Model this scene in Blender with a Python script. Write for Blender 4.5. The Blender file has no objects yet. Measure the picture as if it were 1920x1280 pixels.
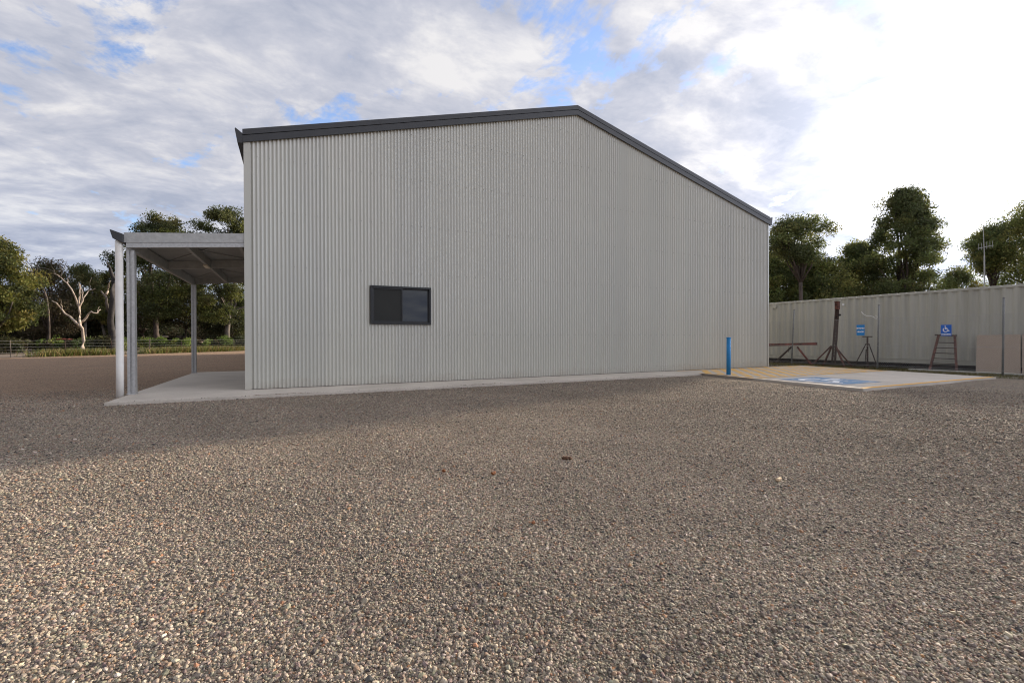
import bpy, math, random
import numpy as np
from mathutils import Vector, Matrix

random.seed(7)
RNG = np.random.default_rng(11)
R = math.radians
sc = bpy.context.scene
COL = sc.collection

# ------------------------------------------------------------------ camera
FPX, YAW, PIT, ROL = 864.1, 0.4451, -0.0061, -0.0033
CAM = Vector((0.86, -10.88, 1.08))
Fv = Vector((math.sin(YAW) * math.cos(PIT), math.cos(YAW) * math.cos(PIT), math.sin(PIT)))
R0 = Vector((math.cos(YAW), -math.sin(YAW), 0))
U0 = R0.cross(Fv)
Rv = R0 * math.cos(ROL) + U0 * math.sin(ROL)
Uv = -R0 * math.sin(ROL) + U0 * math.cos(ROL)
cd = bpy.data.cameras.new('camera')
cam = bpy.data.objects.new('camera', cd)
COL.objects.link(cam)
cd.sensor_fit = 'HORIZONTAL'
cd.sensor_width = 36
cd.lens = FPX / 1920 * 36
cd.clip_start = 0.05
cd.clip_end = 5000
M = Matrix((Rv, Uv, -Fv)).transposed().to_4x4()
M.translation = CAM
cam.matrix_world = M
sc.camera = cam


def pdir(px, py):
    return Fv + Rv * ((px - 960) / FPX) - Uv * ((py - 640) / FPX)


def at(px, py, Z):
    return CAM + pdir(px, py) * Z


def at_u(px, py, u):
    d = pdir(px, py)
    return CAM + d * ((u - CAM.x) / d.x)


def at_v(px, py, v):
    d = pdir(px, py)
    return CAM + d * ((v - CAM.y) / d.y)


def sstep(a, b, x):
    t = np.clip((np.asarray(x, float) - a) / (b - a), 0, 1)
    return t * t * (3 - 2 * t)


def gz(u, v):
    """height of the gravel: it drains away from the slab towards the camera side"""
    u = np.asarray(u, float)
    v = np.asarray(v, float)
    z = -0.045 * np.clip(-1.2 - v, 0, 13) * (1 - sstep(4.5, 10.5, u))
    z = z - 0.16 * sstep(18.3, 21.0, u) * sstep(8, 4, v)
    z = z + 0.012 * np.sin(u * 1.3 + v * 0.7) * np.sin(v * 1.1 - u * 0.5) * sstep(-1.3, -3, v)
    return z


def at_g(px, py, off=0.0):
    d = pdir(px, py)
    z = 0.0
    for _ in range(30):
        p = CAM + d * ((z + off - CAM.z) / d.z)
        z = float(gz(p.x, p.y))
    return p


# ------------------------------------------------------------------ tagging
def tag(o, label=None, cat=None, group=None, kind=None):
    if label: o['label'] = label
    if cat: o['category'] = cat
    if group: o['group'] = group
    if kind: o['kind'] = kind
    return o


def empty(name, loc, label, cat, group=None):
    o = bpy.data.objects.new(name, None)
    COL.objects.link(o)
    o.location = loc
    o.empty_display_size = 0.2
    return tag(o, label, cat, group)


def link_mesh(name, me, mats, parent=None):
    o = bpy.data.objects.new(name, me)
    COL.objects.link(o)
    for m in (mats if isinstance(mats, (list, tuple)) else [mats]):
        me.materials.append(m)
    if parent is not None:
        o.parent = parent
        o.matrix_parent_inverse = Matrix.Translation(-wloc(parent))
    return o


def wloc(o):
    v = Vector(o.location)
    if o.parent is not None:
        # parts carry a parent inverse that cancels the chain: their own space is world space
        return Vector((0, 0, 0)) if o.type == 'MESH' else v + wloc(o.parent)
    return v


class MB:
    def __init__(self):
        self.v, self.f, self.m = [], [], []

    def add(self, vs, fs, mi=0):
        n = len(self.v)
        self.v += [tuple(p) for p in vs]
        self.f += [tuple(i + n for i in f) for f in fs]
        self.m += [mi] * len(fs)
        return self

    def box(self, lo, hi, mi=0):
        x0, y0, z0 = lo
        x1, y1, z1 = hi
        vs = [(x0, y0, z0), (x1, y0, z0), (x1, y1, z0), (x0, y1, z0), (x0, y0, z1), (x1, y0, z1), (x1, y1, z1), (x0, y1, z1)]
        return self.add(vs, [(0, 3, 2, 1), (4, 5, 6, 7), (0, 1, 5, 4), (1, 2, 6, 5), (2, 3, 7, 6), (3, 0, 4, 7)], mi)

    def obox(self, a, b, w, h, up=(0, 0, 1), mi=0):
        """bar from a to b, w wide (sideways) and h high (along up)"""
        a, b = Vector(a), Vector(b)
        d = (b - a).normalized()
        s = d.cross(Vector(up))
        if s.length < 1e-4: s = d.cross(Vector((0, 1, 0)))
        s.normalize()
        t = s.cross(d)
        s *= w / 2
        t *= h / 2
        vs = [a - s - t, a + s - t, a + s + t, a - s + t, b - s - t, b + s - t, b + s + t, b - s + t]
        return self.add(vs, [(0, 3, 2, 1), (4, 5, 6, 7), (0, 1, 5, 4), (1, 2, 6, 5), (2, 3, 7, 6), (3, 0, 4, 7)], mi)

    def tube(self, pts, rad, n=8, mi=0, cap=True):
        pts = [Vector(p) for p in pts]
        if not isinstance(rad, (list, tuple)): rad = [rad] * len(pts)
        base = len(self.v)
        vs, fs = [], []
        for i, p in enumerate(pts):
            d = (pts[min(i + 1, len(pts) - 1)] - pts[max(i - 1, 0)])
            d.normalize()
            s = d.cross(Vector((0.13, 0.31, 1)) if abs(d.z) < 0.95 else Vector((0, 1, 0.1)))
            s.normalize()
            t = s.cross(d)
            for k in range(n):
                a = 2 * math.pi * k / n
                vs.append(p + (s * math.cos(a) + t * math.sin(a)) * rad[i])
        for i in range(len(pts) - 1):
            for k in range(n):
                fs.append((i * n + k, i * n + (k + 1) % n, (i + 1) * n + (k + 1) % n, (i + 1) * n + k))
        if cap:
            fs.append(tuple(range(n)))
            fs.append(tuple((len(pts) - 1) * n + k for k in reversed(range(n))))
        return self.add(vs, fs, mi)

    def prism_v(self, poly, v0, v1, mi=0):
        """polygon in (u, z) pulled from v0 to v1"""
        n = len(poly)
        vs = [(p[0], v0, p[1]) for p in poly] + [(p[0], v1, p[1]) for p in poly]
        fs = [tuple(range(n)), tuple(reversed(range(n, 2 * n)))] + [(k, k + n, (k + 1) % n + n, (k + 1) % n) for k in range(n)]
        return self.add(vs, fs, mi)

    def prism_z(self, poly, z0, z1, mi=0):
        n = len(poly)
        vs = [(p[0], p[1], z0) for p in poly] + [(p[0], p[1], z1) for p in poly]
        fs = [tuple(reversed(range(n))), tuple(range(n, 2 * n))] + [(k, (k + 1) % n, (k + 1) % n + n, k + n) for k in range(n)]
        return self.add(vs, fs, mi)

    def build(self, name, mats, parent=None, smooth=False, bevel=0, fix=True):
        me = bpy.data.meshes.new(name)
        me.from_pydata(self.v, [], self.f)
        me.polygons.foreach_set('material_index', self.m)
        if smooth: me.polygons.foreach_set('use_smooth', [True] * len(me.polygons))
        me.update()
        if fix:
            import bmesh
            bm = bmesh.new()
            bm.from_mesh(me)
            bmesh.ops.recalc_face_normals(bm, faces=bm.faces)
            bm.to_mesh(me)
            bm.free()
        o = link_mesh(name, me, mats, parent)
        if bevel:
            b = o.modifiers.new('bevel', 'BEVEL')
            b.width = bevel
            b.segments = 2
            b.limit_method = 'ANGLE'
        return o


# ------------------------------------------------------------------ materials
def nt_new(name):
    m = bpy.data.materials.new(name)
    m.use_nodes = True
    nt = m.node_tree
    b = nt.nodes['Principled BSDF']
    return m, nt, b


def N(nt, t, **kw):
    n = nt.nodes.new(t)
    for k, v in kw.items():
        if k.startswith('i_'):
            n.inputs[k[2:].replace('_', ' ')].default_value = v
        else:
            setattr(n, k, v)
    return n


def ramp(nt, fac, stops, mode='LINEAR'):
    r = N(nt, 'ShaderNodeValToRGB')
    r.color_ramp.interpolation = mode
    e = r.color_ramp.elements
    while len(e) < len(stops): e.new(0.5)
    for k, (p, c) in enumerate(stops):
        e[k].position = p
        e[k].color = tuple(c) + (1,) if len(c) == 3 else c
    nt.links.new(fac, r.inputs['Fac'])
    return r


def mat(name, col, rough=0.6, metal=0.0, var=0.12, scale=4.0, bump=0.0, bscale=60.0, spec=0.5, stretch=None, col2=None, spread=(0.35, 0.7)):
    m, nt, b = nt_new(name)
    L = nt.links
    tc = N(nt, 'ShaderNodeTexCoord')
    mp = N(nt, 'ShaderNodeMapping')
    L.new(tc.outputs['Object'], mp.inputs['Vector'])
    if stretch: mp.inputs['Scale'].default_value = stretch
    no = N(nt, 'ShaderNodeTexNoise', i_Scale=scale, i_Detail=7.0, i_Roughness=0.62)
    L.new(mp.outputs['Vector'], no.inputs['Vector'])
    c2 = col2 or tuple(max(0, c * (1 - var * 1.6)) for c in col)
    c1 = tuple(min(1, c * (1 + var)) for c in col) if not col2 else col
    r = ramp(nt, no.outputs['Fac'], [(spread[0], c2), (spread[1], c1)])
    L.new(r.outputs['Color'], b.inputs['Base Color'])
    b.inputs['Roughness'].default_value = rough
    b.inputs['Metallic'].default_value = metal
    b.inputs['Specular IOR Level'].default_value = spec
    if bump:
        n2 = N(nt, 'ShaderNodeTexNoise', i_Scale=bscale, i_Detail=4.0)
        L.new(mp.outputs['Vector'], n2.inputs['Vector'])
        bp = N(nt, 'ShaderNodeBump', i_Strength=bump, i_Distance=0.01)
        L.new(n2.outputs['Fac'], bp.inputs['Height'])
        L.new(bp.outputs['Normal'], b.inputs['Normal'])
    return m


MT = {}
MT['cladding'] = mat('cladding', (0.485, 0.475, 0.415), 0.24, var=0.025, scale=0.5, stretch=(1, 1, 0.4), spec=0.7)
_nt = MT['cladding'].node_tree
_b = _nt.nodes['Principled BSDF']
_src = _b.inputs['Base Color'].links[0].from_socket
_tc = N(_nt, 'ShaderNodeTexCoord')
_sx = N(_nt, 'ShaderNodeSeparateXYZ')
_nt.links.new(_tc.outputs['Object'], _sx.inputs[0])
_dv = N(_nt, 'ShaderNodeMath', operation='DIVIDE')
_nt.links.new(_sx.outputs['X'], _dv.inputs[0])
_dv.inputs[1].default_value = 0.76
_fl = N(_nt, 'ShaderNodeMath', operation='FLOOR')
_nt.links.new(_dv.outputs[0], _fl.inputs[0])
_wn = N(_nt, 'ShaderNodeTexWhiteNoise', noise_dimensions='1D')
_nt.links.new(_fl.outputs[0], _wn.inputs['W'])
_rp = ramp(_nt, _wn.outputs['Value'], [(0, (0.955, 0.955, 0.96)), (1, (1.03, 1.025, 1.015))])
_mx = N(_nt, 'ShaderNodeMixRGB', blend_type='MULTIPLY', i_Fac=1.0)
_nt.links.new(_src, _mx.inputs['Color1'])
_nt.links.new(_rp.outputs['Color'], _mx.inputs['Color2'])
# dust splashed up along the foot of the sheets
_dn = N(_nt, 'ShaderNodeTexNoise', i_Scale=3.0, i_Detail=8.0, i_Roughness=0.7)
_nt.links.new(_tc.outputs['Object'], _dn.inputs['Vector'])
_dm = N(_nt, 'ShaderNodeMath', operation='MULTIPLY_ADD')
_nt.links.new(_sx.outputs['Z'], _dm.inputs[0])
_dm.inputs[1].default_value = -1.7
_nt.links.new(_dn.outputs['Fac'], _dm.inputs[2])
_dr = N(_nt, 'ShaderNodeMapRange')
_nt.links.new(_dm.outputs[0], _dr.inputs['Value'])
_dr.inputs['From Min'].default_value = 0.05
_dr.inputs['From Max'].default_value = 0.55
_dr.inputs['To Max'].default_value = 0.45
_d2 = N(_nt, 'ShaderNodeMixRGB')
_nt.links.new(_dr.outputs['Result'], _d2.inputs['Fac'])
_nt.links.new(_mx.outputs['Color'], _d2.inputs['Color1'])
_d2.inputs['Color2'].default_value = (0.36, 0.30, 0.23, 1)
_nt.links.new(_d2.outputs['Color'], _b.inputs['Base Color'])
MT['screw'] = mat('screw', (0.27, 0.27, 0.25), 0.5)
MT['trim'] = mat('trim', (0.038, 0.038, 0.040), 0.5, var=0.08)
MT['frame'] = mat('frame', (0.016, 0.017, 0.018), 0.4)
MT['galv'] = mat('galv', (0.46, 0.455, 0.44), 0.45, metal=0.4, var=0.12, scale=22)
MT['galv_dull'] = mat('galv_dull', (0.40, 0.395, 0.375), 0.6, metal=0.1, var=0.10, scale=10)
MT['galv_post'] = mat('galv_post', (0.20, 0.20, 0.19), 0.65, var=0.15, scale=10)
MT['soffit'] = mat('soffit', (0.30, 0.295, 0.28), 0.55, var=0.08)
MT['pvc'] = mat('pvc', (0.84, 0.81, 0.75), 0.4, var=0.05)
MT['light_cover'] = mat('light_cover', (0.75, 0.66, 0.52), 0.35, var=0.05)
MT['blue_post'] = mat('blue_post', (0.012, 0.20, 0.46), 0.6, var=0.12, scale=6)
MT['sign_blue'] = mat('sign_blue', (0.015, 0.13, 0.55), 0.4, var=0.04)
MT['sign_blue2'] = mat('sign_blue2', (0.015, 0.24, 0.62), 0.4, var=0.04)
MT['sign_white'] = mat('sign_white', (0.80, 0.80, 0.80), 0.5, var=0.03)
MT['rust'] = mat('rust', (0.13, 0.045, 0.028), 0.8, var=0.5, scale=9, bump=0.4)
MT['rust_red'] = mat('rust_red', (0.20, 0.045, 0.03), 0.75, var=0.5, scale=5, bump=0.3)
MT['rust_dark'] = mat('rust_dark', (0.06, 0.032, 0.022), 0.8, var=0.5, scale=9, bump=0.4)
MT['chipboard'] = mat('chipboard', (0.38, 0.295, 0.225), 0.85, var=0.16, scale=30)
MT['timber_pale'] = mat('timber_pale', (0.50, 0.48, 0.42), 0.85, var=0.2, scale=6, stretch=(1, .2, 1))
MT['black_void'] = mat('black_void', (0.02, 0.02, 0.02), 0.8)
MT['bark_dark'] = mat('bark_dark', (0.085, 0.062, 0.048), 0.9, var=0.4, scale=6, bump=0.6, bscale=20, stretch=(1, 1, .3))
MT['bark_grey'] = mat('bark_grey', (0.135, 0.112, 0.092), 0.9, var=0.4, scale=5, bump=0.5, bscale=18, stretch=(1, 1, .3))
MT['bark_white'] = mat('bark_white', (0.44, 0.36, 0.29), 0.85, scale=5, bump=0.5, bscale=14, stretch=(1, 1, .3), col2=(0.22, 0.17, 0.13), spread=(0.36, 0.55))
MT['bark_char'] = mat('bark_char', (0.035, 0.03, 0.028), 0.9, var=0.4, scale=5, bump=0.5, bscale=14)
MT['chip'] = mat('chip', (0.13, 0.065, 0.035), 0.85, var=0.4, scale=60)
MT['chip_pale'] = mat('chip_pale', (0.46, 0.33, 0.2), 0.85, var=0.3, scale=60)
MT['leaf_orange'] = mat('leaf_orange', (0.32, 0.12, 0.045), 0.7, var=0.3, scale=60)
MT['wire'] = mat('wire', (0.40, 0.39, 0.37), 0.5, metal=0.3)


def glass_mat(name, col, rough, ior):
    m, nt, b = nt_new(name)
    b.inputs['Base Color'].default_value = col + (1,)
    b.inputs['Roughness'].default_value = rough
    b.inputs['IOR'].default_value = ior
    return m


MT['glass'] = glass_mat('glass', (0.012, 0.013, 0.014), 0.03, 1.65)
MT['flyscreen'] = mat('flyscreen', (0.015, 0.0155, 0.013), 0.75, var=0.1, scale=2)


def concrete_mat():
    m, nt, b = nt_new('concrete')
    L = nt.links
    tc = N(nt, 'ShaderNodeTexCoord')
    n1 = N(nt, 'ShaderNodeTexNoise', i_Scale=0.8, i_Detail=8.0, i_Roughness=0.65)
    n2 = N(nt, 'ShaderNodeTexNoise', i_Scale=40.0, i_Detail=5.0)
    L.new(tc.outputs['Object'], n1.inputs['Vector'])
    L.new(tc.outputs['Object'], n2.inputs['Vector'])
    r = ramp(nt, n1.outputs['Fac'], [(0.3, (0.44, 0.385, 0.32)), (0.7, (0.60, 0.53, 0.445))])
    mx = N(nt, 'ShaderNodeMixRGB', blend_type='MULTIPLY', i_Fac=0.35)
    r2 = ramp(nt, n2.outputs['Fac'], [(0.3, (0.6, 0.6, 0.6)), (0.7, (1.15, 1.15, 1.15))])
    L.new(r.outputs['Color'], mx.inputs['Color1'])
    L.new(r2.outputs['Color'], mx.inputs['Color2'])
    L.new(mx.outputs['Color'], b.inputs['Base Color'])
    b.inputs['Roughness'].default_value = 0.85
    bp = N(nt, 'ShaderNodeBump', i_Strength=0.25, i_Distance=0.004)
    L.new(n2.outputs['Fac'], bp.inputs['Height'])
    L.new(bp.outputs['Normal'], b.inputs['Normal'])
    return m


MT['concrete'] = concrete_mat()


def paint_mat(name, col, wear=0.5):
    """road paint worn through to the slab in streaks"""
    m, nt, b = nt_new(name)
    L = nt.links
    tc = N(nt, 'ShaderNodeTexCoord')
    n1 = N(nt, 'ShaderNodeTexNoise', i_Scale=3.5, i_Detail=9.0, i_Roughness=0.75)
    L.new(tc.outputs['Object'], n1.inputs['Vector'])
    r = ramp(nt, n1.outputs['Fac'], [(wear - 0.06, (0.52, 0.47, 0.42)), (wear + 0.06, col)])
    L.new(r.outputs['Color'], b.inputs['Base Color'])
    b.inputs['Roughness'].default_value = 0.7
    return m


MT['paint_yellow'] = paint_mat('paint_yellow', (0.72, 0.36, 0.02), 0.36)
MT['paint_yellow_worn'] = paint_mat('paint_yellow_worn', (0.68, 0.39, 0.09), 0.44)
MT['paint_blue'] = paint_mat('paint_blue', (0.13, 0.24, 0.38), 0.45)
MT['paint_white'] = paint_mat('paint_white', (0.80, 0.80, 0.80), 0.34)

STONES = [((0.257, 0.212, 0.161), 20), ((0.343, 0.282, 0.212), 19), ((0.147, 0.12, 0.096), 15), ((0.218, 0.195, 0.14), 12), ((0.279, 0.194, 0.135), 13), ((0.184, 0.132, 0.111), 9), ((0.421, 0.35, 0.262), 7), ((0.294, 0.155, 0.083), 2), ((0.49, 0.42, 0.342), 1), ((0.076, 0.066, 0.06), 8)]


def gravel_mat():
    m, nt, b = nt_new('gravel_bed')
    L = nt.links
    tc = N(nt, 'ShaderNodeTexCoord')
    pos = tc.outputs['Object']
    vo = N(nt, 'ShaderNodeTexVoronoi', i_Scale=78.0)
    L.new(pos, vo.inputs['Vector'])
    sp = N(nt, 'ShaderNodeSeparateColor')
    L.new(vo.outputs['Color'], sp.inputs['Color'])
    tot = sum(w for _, w in STONES)
    acc, stops = 0, []
    for c, w in STONES:
        stops.append((acc / tot, c))
        acc += w
    r = ramp(nt, sp.outputs['Red'], stops, 'CONSTANT')
    # broad patches: paler traffic bands, browner compacted yard behind the awning
    n1 = N(nt, 'ShaderNodeTexNoise', i_Scale=0.7, i_Detail=9.0, i_Roughness=0.72)
    L.new(pos, n1.inputs['Vector'])
    n3 = N(nt, 'ShaderNodeTexNoise', i_Scale=9.0, i_Detail=8.0, i_Roughness=0.8)
    L.new(pos, n3.inputs['Vector'])
    p1 = ramp(nt, n1.outputs['Fac'], [(0.3, (0.86, 0.87, 0.86)), (0.7, (1.13, 1.11, 1.07))])
    p3 = ramp(nt, n3.outputs['Fac'], [(0.3, (0.62, 0.62, 0.62)), (0.7, (1.36, 1.35, 1.33))])
    m1 = N(nt, 'ShaderNodeMixRGB', blend_type='MULTIPLY', i_Fac=1.0)
    m2 = N(nt, 'ShaderNodeMixRGB', blend_type='MULTIPLY', i_Fac=1.0)
    L.new(r.outputs['Color'], m1.inputs['Color1'])
    L.new(p1.outputs['Color'], m1.inputs['Color2'])
    L.new(m1.outputs['Color'], m2.inputs['Color1'])
    L.new(p3.outputs['Color'], m2.inputs['Color2'])
    # brown yard mask: left of the line that leaves the slab corner
    sx = N(nt, 'ShaderNodeSeparateXYZ')
    L.new(pos, sx.inputs['Vector'])
    ma = N(nt, 'ShaderNodeMath', operation='MULTIPLY_ADD')
    L.new(sx.outputs['X'], ma.inputs[0])
    ma.inputs[1].default_value = -0.30
    ma.inputs[2].default_value = 0.70
    mb = N(nt, 'ShaderNodeMath', operation='ADD')
    L.new(sx.outputs['Y'], mb.inputs[0])
    L.new(ma.outputs[0], mb.inputs[1])
    mc = N(nt, 'ShaderNodeMath', operation='MULTIPLY_ADD')
    L.new(n1.outputs['Fac'], mc.inputs[0])
    mc.inputs[1].default_value = 1.6
    L.new(mb.outputs[0], mc.inputs[2])
    mr = N(nt, 'ShaderNodeMapRange')
    L.new(mc.outputs[0], mr.inputs['Value'])
    mr.inputs['From Min'].default_value = 0.4
    mr.inputs['From Max'].default_value = 1.6
    mx = N(nt, 'ShaderNodeMixRGB', blend_type='MULTIPLY')
    L.new(mr.outputs['Result'], mx.inputs['Fac'])
    L.new(m2.outputs['Color'], mx.inputs['Color1'])
    mx.inputs['Color2'].default_value = (1.12, 0.94, 0.82, 1)
    L.new(mx.outputs['Color'], b.inputs['Base Color'])
    b.inputs['Roughness'].default_value = 0.9
    b.inputs['Specular IOR Level'].default_value = 0.3
    bp = N(nt, 'ShaderNodeBump', i_Strength=0.9, i_Distance=0.016, invert=True)
    L.new(vo.outputs['Distance'], bp.inputs['Height'])
    b2 = N(nt, 'ShaderNodeBump', i_Strength=0.5, i_Distance=0.06)
    L.new(n3.outputs['Fac'], b2.inputs['Height'])
    L.new(bp.outputs['Normal'], b2.inputs['Normal'])
    L.new(b2.outputs['Normal'], b.inputs['Normal'])
    return m


def stone_mat():
    m, nt, b = nt_new('stone')
    L = nt.links
    a = N(nt, 'ShaderNodeAttribute', attribute_type='INSTANCER', attribute_name='tint')
    tc = N(nt, 'ShaderNodeTexCoord')
    no = N(nt, 'ShaderNodeTexNoise', i_Scale=3.0, i_Detail=4.0)
    L.new(tc.outputs['Object'], no.inputs['Vector'])
    r = ramp(nt, no.outputs['Fac'], [(0.3, (0.8, 0.8, 0.8)), (0.7, (1.15, 1.15, 1.15))])
    mx = N(nt, 'ShaderNodeMixRGB', blend_type='MULTIPLY', i_Fac=1.0)
    L.new(a.outputs['Color'], mx.inputs['Color1'])
    L.new(r.outputs['Color'], mx.inputs['Color2'])
    L.new(mx.outputs['Color'], b.inputs['Base Color'])
    b.inputs['Roughness'].default_value = 0.75
    b.inputs['Specular IOR Level'].default_value = 0.35
    return m


def leaf_mat(name, trans=0.35, rough=0.55):
    m = bpy.data.materials.new(name)
    m.use_nodes = True
    nt = m.node_tree
    nt.nodes.clear()
    L = nt.links
    out = N(nt, 'ShaderNodeOutputMaterial')
    a = N(nt, 'ShaderNodeAttribute', attribute_name='tint')
    d = N(nt, 'ShaderNodeBsdfPrincipled')
    d.inputs['Roughness'].default_value = rough
    d.inputs['Specular IOR Level'].default_value = 0.25
    t = N(nt, 'ShaderNodeBsdfTranslucent')
    L.new(a.outputs['Color'], d.inputs['Base Color'])
    L.new(a.outputs['Color'], t.inputs['Color'])
    mx = N(nt, 'ShaderNodeMixShader')
    mx.inputs['Fac'].default_value = trans
    L.new(d.outputs[0], mx.inputs[1])
    L.new(t.outputs[0], mx.inputs[2])
    L.new(mx.outputs[0], out.inputs['Surface'])
    return m


MT['gravel_bed'] = gravel_mat()
MT['stone'] = stone_mat()
MT['leaf'] = leaf_mat('leaf', 0.48)
MT['blade'] = leaf_mat('blade', 0.25)
MT['dirt'] = mat('dirt', (0.16, 0.115, 0.08), 0.95, var=0.3, scale=2.5, bump=0.5, bscale=25)
MT['verge'] = mat('verge', (0.15, 0.125, 0.075), 0.95, var=0.35, scale=2.0, bump=0.5, bscale=30)

# ------------------------------------------------------------------ world: sky and clouds
SUN_AZ, SUN_EL = R(15.0), R(14.0)  # azimuth from +u towards +v
SUND = Vector((math.cos(SUN_AZ) * math.cos(SUN_EL), math.sin(SUN_AZ) * math.cos(SUN_EL), math.sin(SUN_EL)))


CLOUD_A, CLOUD_B = (17.8, 11.8, 0), (36.4, 19.4, 0)


def make_world():
    w = bpy.data.worlds.new('World')
    sc.world = w
    w.use_nodes = True
    nt = w.node_tree
    nt.nodes.clear()
    L = nt.links
    out = N(nt, 'ShaderNodeOutputWorld')
    sky = N(nt, 'ShaderNodeTexSky', sky_type='NISHITA')
    sky.sun_disc = False
    sky.sun_elevation = SUN_EL
    sky.sun_rotation = math.pi / 2 - SUN_AZ
    sky.air_density = 1.0
    sky.dust_density = 0.6
    bg = N(nt, 'ShaderNodeBackground', i_Strength=0.15)
    tn = N(nt, 'ShaderNodeMixRGB', blend_type='MULTIPLY', i_Fac=1.0)
    tn.inputs['Color2'].default_value = (0.78, 0.84, 1.06, 1)
    L.new(sky.outputs['Color'], tn.inputs['Color1'])
    L.new(tn.outputs['Color'], bg.inputs['Color'])
    tc = N(nt, 'ShaderNodeTexCoord')
    nm = N(nt, 'ShaderNodeVectorMath', operation='NORMALIZE')
    L.new(tc.outputs['Generated'], nm.inputs[0])
    sp = N(nt, 'ShaderNodeSeparateXYZ')
    L.new(nm.outputs['Vector'], sp.inputs['Vector'])

    def math_(op, a, b=None, c=None, clamp=False):
        n = N(nt, 'ShaderNodeMath', operation=op)
        n.use_clamp = clamp
        for k, x in enumerate((a, b, c)):
            if x is None: continue
            if isinstance(x, (int, float)): n.inputs[k].default_value = x
            else: L.new(x, n.inputs[k])
        return n.outputs[0]

    zc = math_('ADD', math_('MAXIMUM', sp.outputs['Z'], 0.0), 0.16)
    px = math_('DIVIDE', sp.outputs['X'], zc)
    py = math_('DIVIDE', sp.outputs['Y'], zc)
    cb = N(nt, 'ShaderNodeCombineXYZ')
    L.new(px, cb.inputs['X'])
    L.new(py, cb.inputs['Y'])

    def noise(scale, detail, rough, dist, rot, sc_, loc):
        mp = N(nt, 'ShaderNodeMapping')
        mp.inputs['Rotation'].default_value = (0, 0, rot)
        mp.inputs['Scale'].default_value = sc_
        mp.inputs['Location'].default_value = loc
        L.new(cb.outputs['Vector'], mp.inputs['Vector'])
        n = N(nt, 'ShaderNodeTexNoise', i_Scale=scale, i_Detail=detail, i_Roughness=rough, i_Distortion=dist)
        L.new(mp.outputs['Vector'], n.inputs['Vector'])
        return n.outputs['Fac']

    cover = noise(3.3, 9.0, 0.62, 0.25, 0.5, (1, 0.75, 1), CLOUD_A)
    tex = noise(3.1, 9.0, 0.6, 0.35, 0.35, (0.85, 1.1, 1), CLOUD_B)
    fine = noise(6.5, 8.0, 0.6, 0.5, 0.7, (0.8, 1.2, 1), (5.3, 4.2, 0))
    dot = N(nt, 'ShaderNodeVectorMath', operation='DOT_PRODUCT')
    L.new(nm.outputs['Vector'], dot.inputs[0])
    dot.inputs[1].default_value = SUND
    s = math_('MAXIMUM', dot.outputs['Value'], 0.0)
    s4 = math_('POWER', s, 4.0)
    s20 = math_('POWER', s, 24.0)
    # added fill glow out of view to the right, brightens right-facing wall ribs
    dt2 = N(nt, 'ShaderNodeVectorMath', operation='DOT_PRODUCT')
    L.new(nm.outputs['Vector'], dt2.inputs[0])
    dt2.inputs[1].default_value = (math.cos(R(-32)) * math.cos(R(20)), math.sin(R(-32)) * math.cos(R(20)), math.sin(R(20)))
    fill_lobe = math_('POWER', math_('MAXIMUM', dt2.outputs['Value'], 0.0), 7.0)
    # cloud mask: thin everywhere, a few holes
    hz = math_('MULTIPLY', math_('SUBTRACT', 1.0, math_('MULTIPLY', sp.outputs['Z'], 4.5), clamp=True), 0.10)
    cv = math_('ADD', math_('ADD', cover, hz), math_('MULTIPLY', math_('SUBTRACT', fine, 0.5), 0.18))
    mask = ramp(nt, cv, [(0.355, (0.10, 0.10, 0.10)), (0.435, (1, 1, 1))])
    mask = math_('MAXIMUM', mask.outputs['Color'], math_('MULTIPLY', s20, 0.5), clamp=True)
    t2 = math_('ADD', math_('MULTIPLY', tex, 0.72), math_('MULTIPLY', fine, 0.28))
    cc = ramp(nt, t2, [(0.39, (0.345, 0.372, 0.455)), (0.50, (0.46, 0.472, 0.535)), (0.61, (0.655, 0.645, 0.655))])
    # the cloud is thicker and duller low on the far side, brighter near the sun
    low = ramp(nt, sp.outputs['Z'], [(0.0, (0.78, 0.86, 0.98)), (0.30, (1, 1, 1))])
    lm = N(nt, 'ShaderNodeMixRGB', blend_type='MULTIPLY', i_Fac=1.0)
    L.new(cc.outputs['Color'], lm.inputs['Color1'])
    L.new(low.outputs['Color'], lm.inputs['Color2'])
    gain = math_('ADD', 0.84, math_('ADD', math_('MULTIPLY', s4, 0.22), math_('ADD', math_('MULTIPLY', s20, 0.95), math_('MULTIPLY', fill_lobe, 2.9))))
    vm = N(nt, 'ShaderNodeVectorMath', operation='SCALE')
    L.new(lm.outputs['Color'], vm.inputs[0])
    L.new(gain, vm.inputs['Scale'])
    gl = N(nt, 'ShaderNodeVectorMath', operation='SCALE')
    gl.inputs[0].default_value = (1.0, 0.86, 0.62)
    L.new(math_('MULTIPLY', s20, 0.12), gl.inputs['Scale'])
    ad = N(nt, 'ShaderNodeVectorMath', operation='ADD')
    L.new(vm.outputs['Vector'], ad.inputs[0])
    L.new(gl.outputs['Vector'], ad.inputs[1])
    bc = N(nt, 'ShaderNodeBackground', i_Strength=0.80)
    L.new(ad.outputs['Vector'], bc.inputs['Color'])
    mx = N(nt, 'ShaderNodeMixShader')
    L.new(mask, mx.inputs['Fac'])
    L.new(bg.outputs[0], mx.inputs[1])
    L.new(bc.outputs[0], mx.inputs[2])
    L.new(mx.outputs[0], out.inputs['Surface'])


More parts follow.
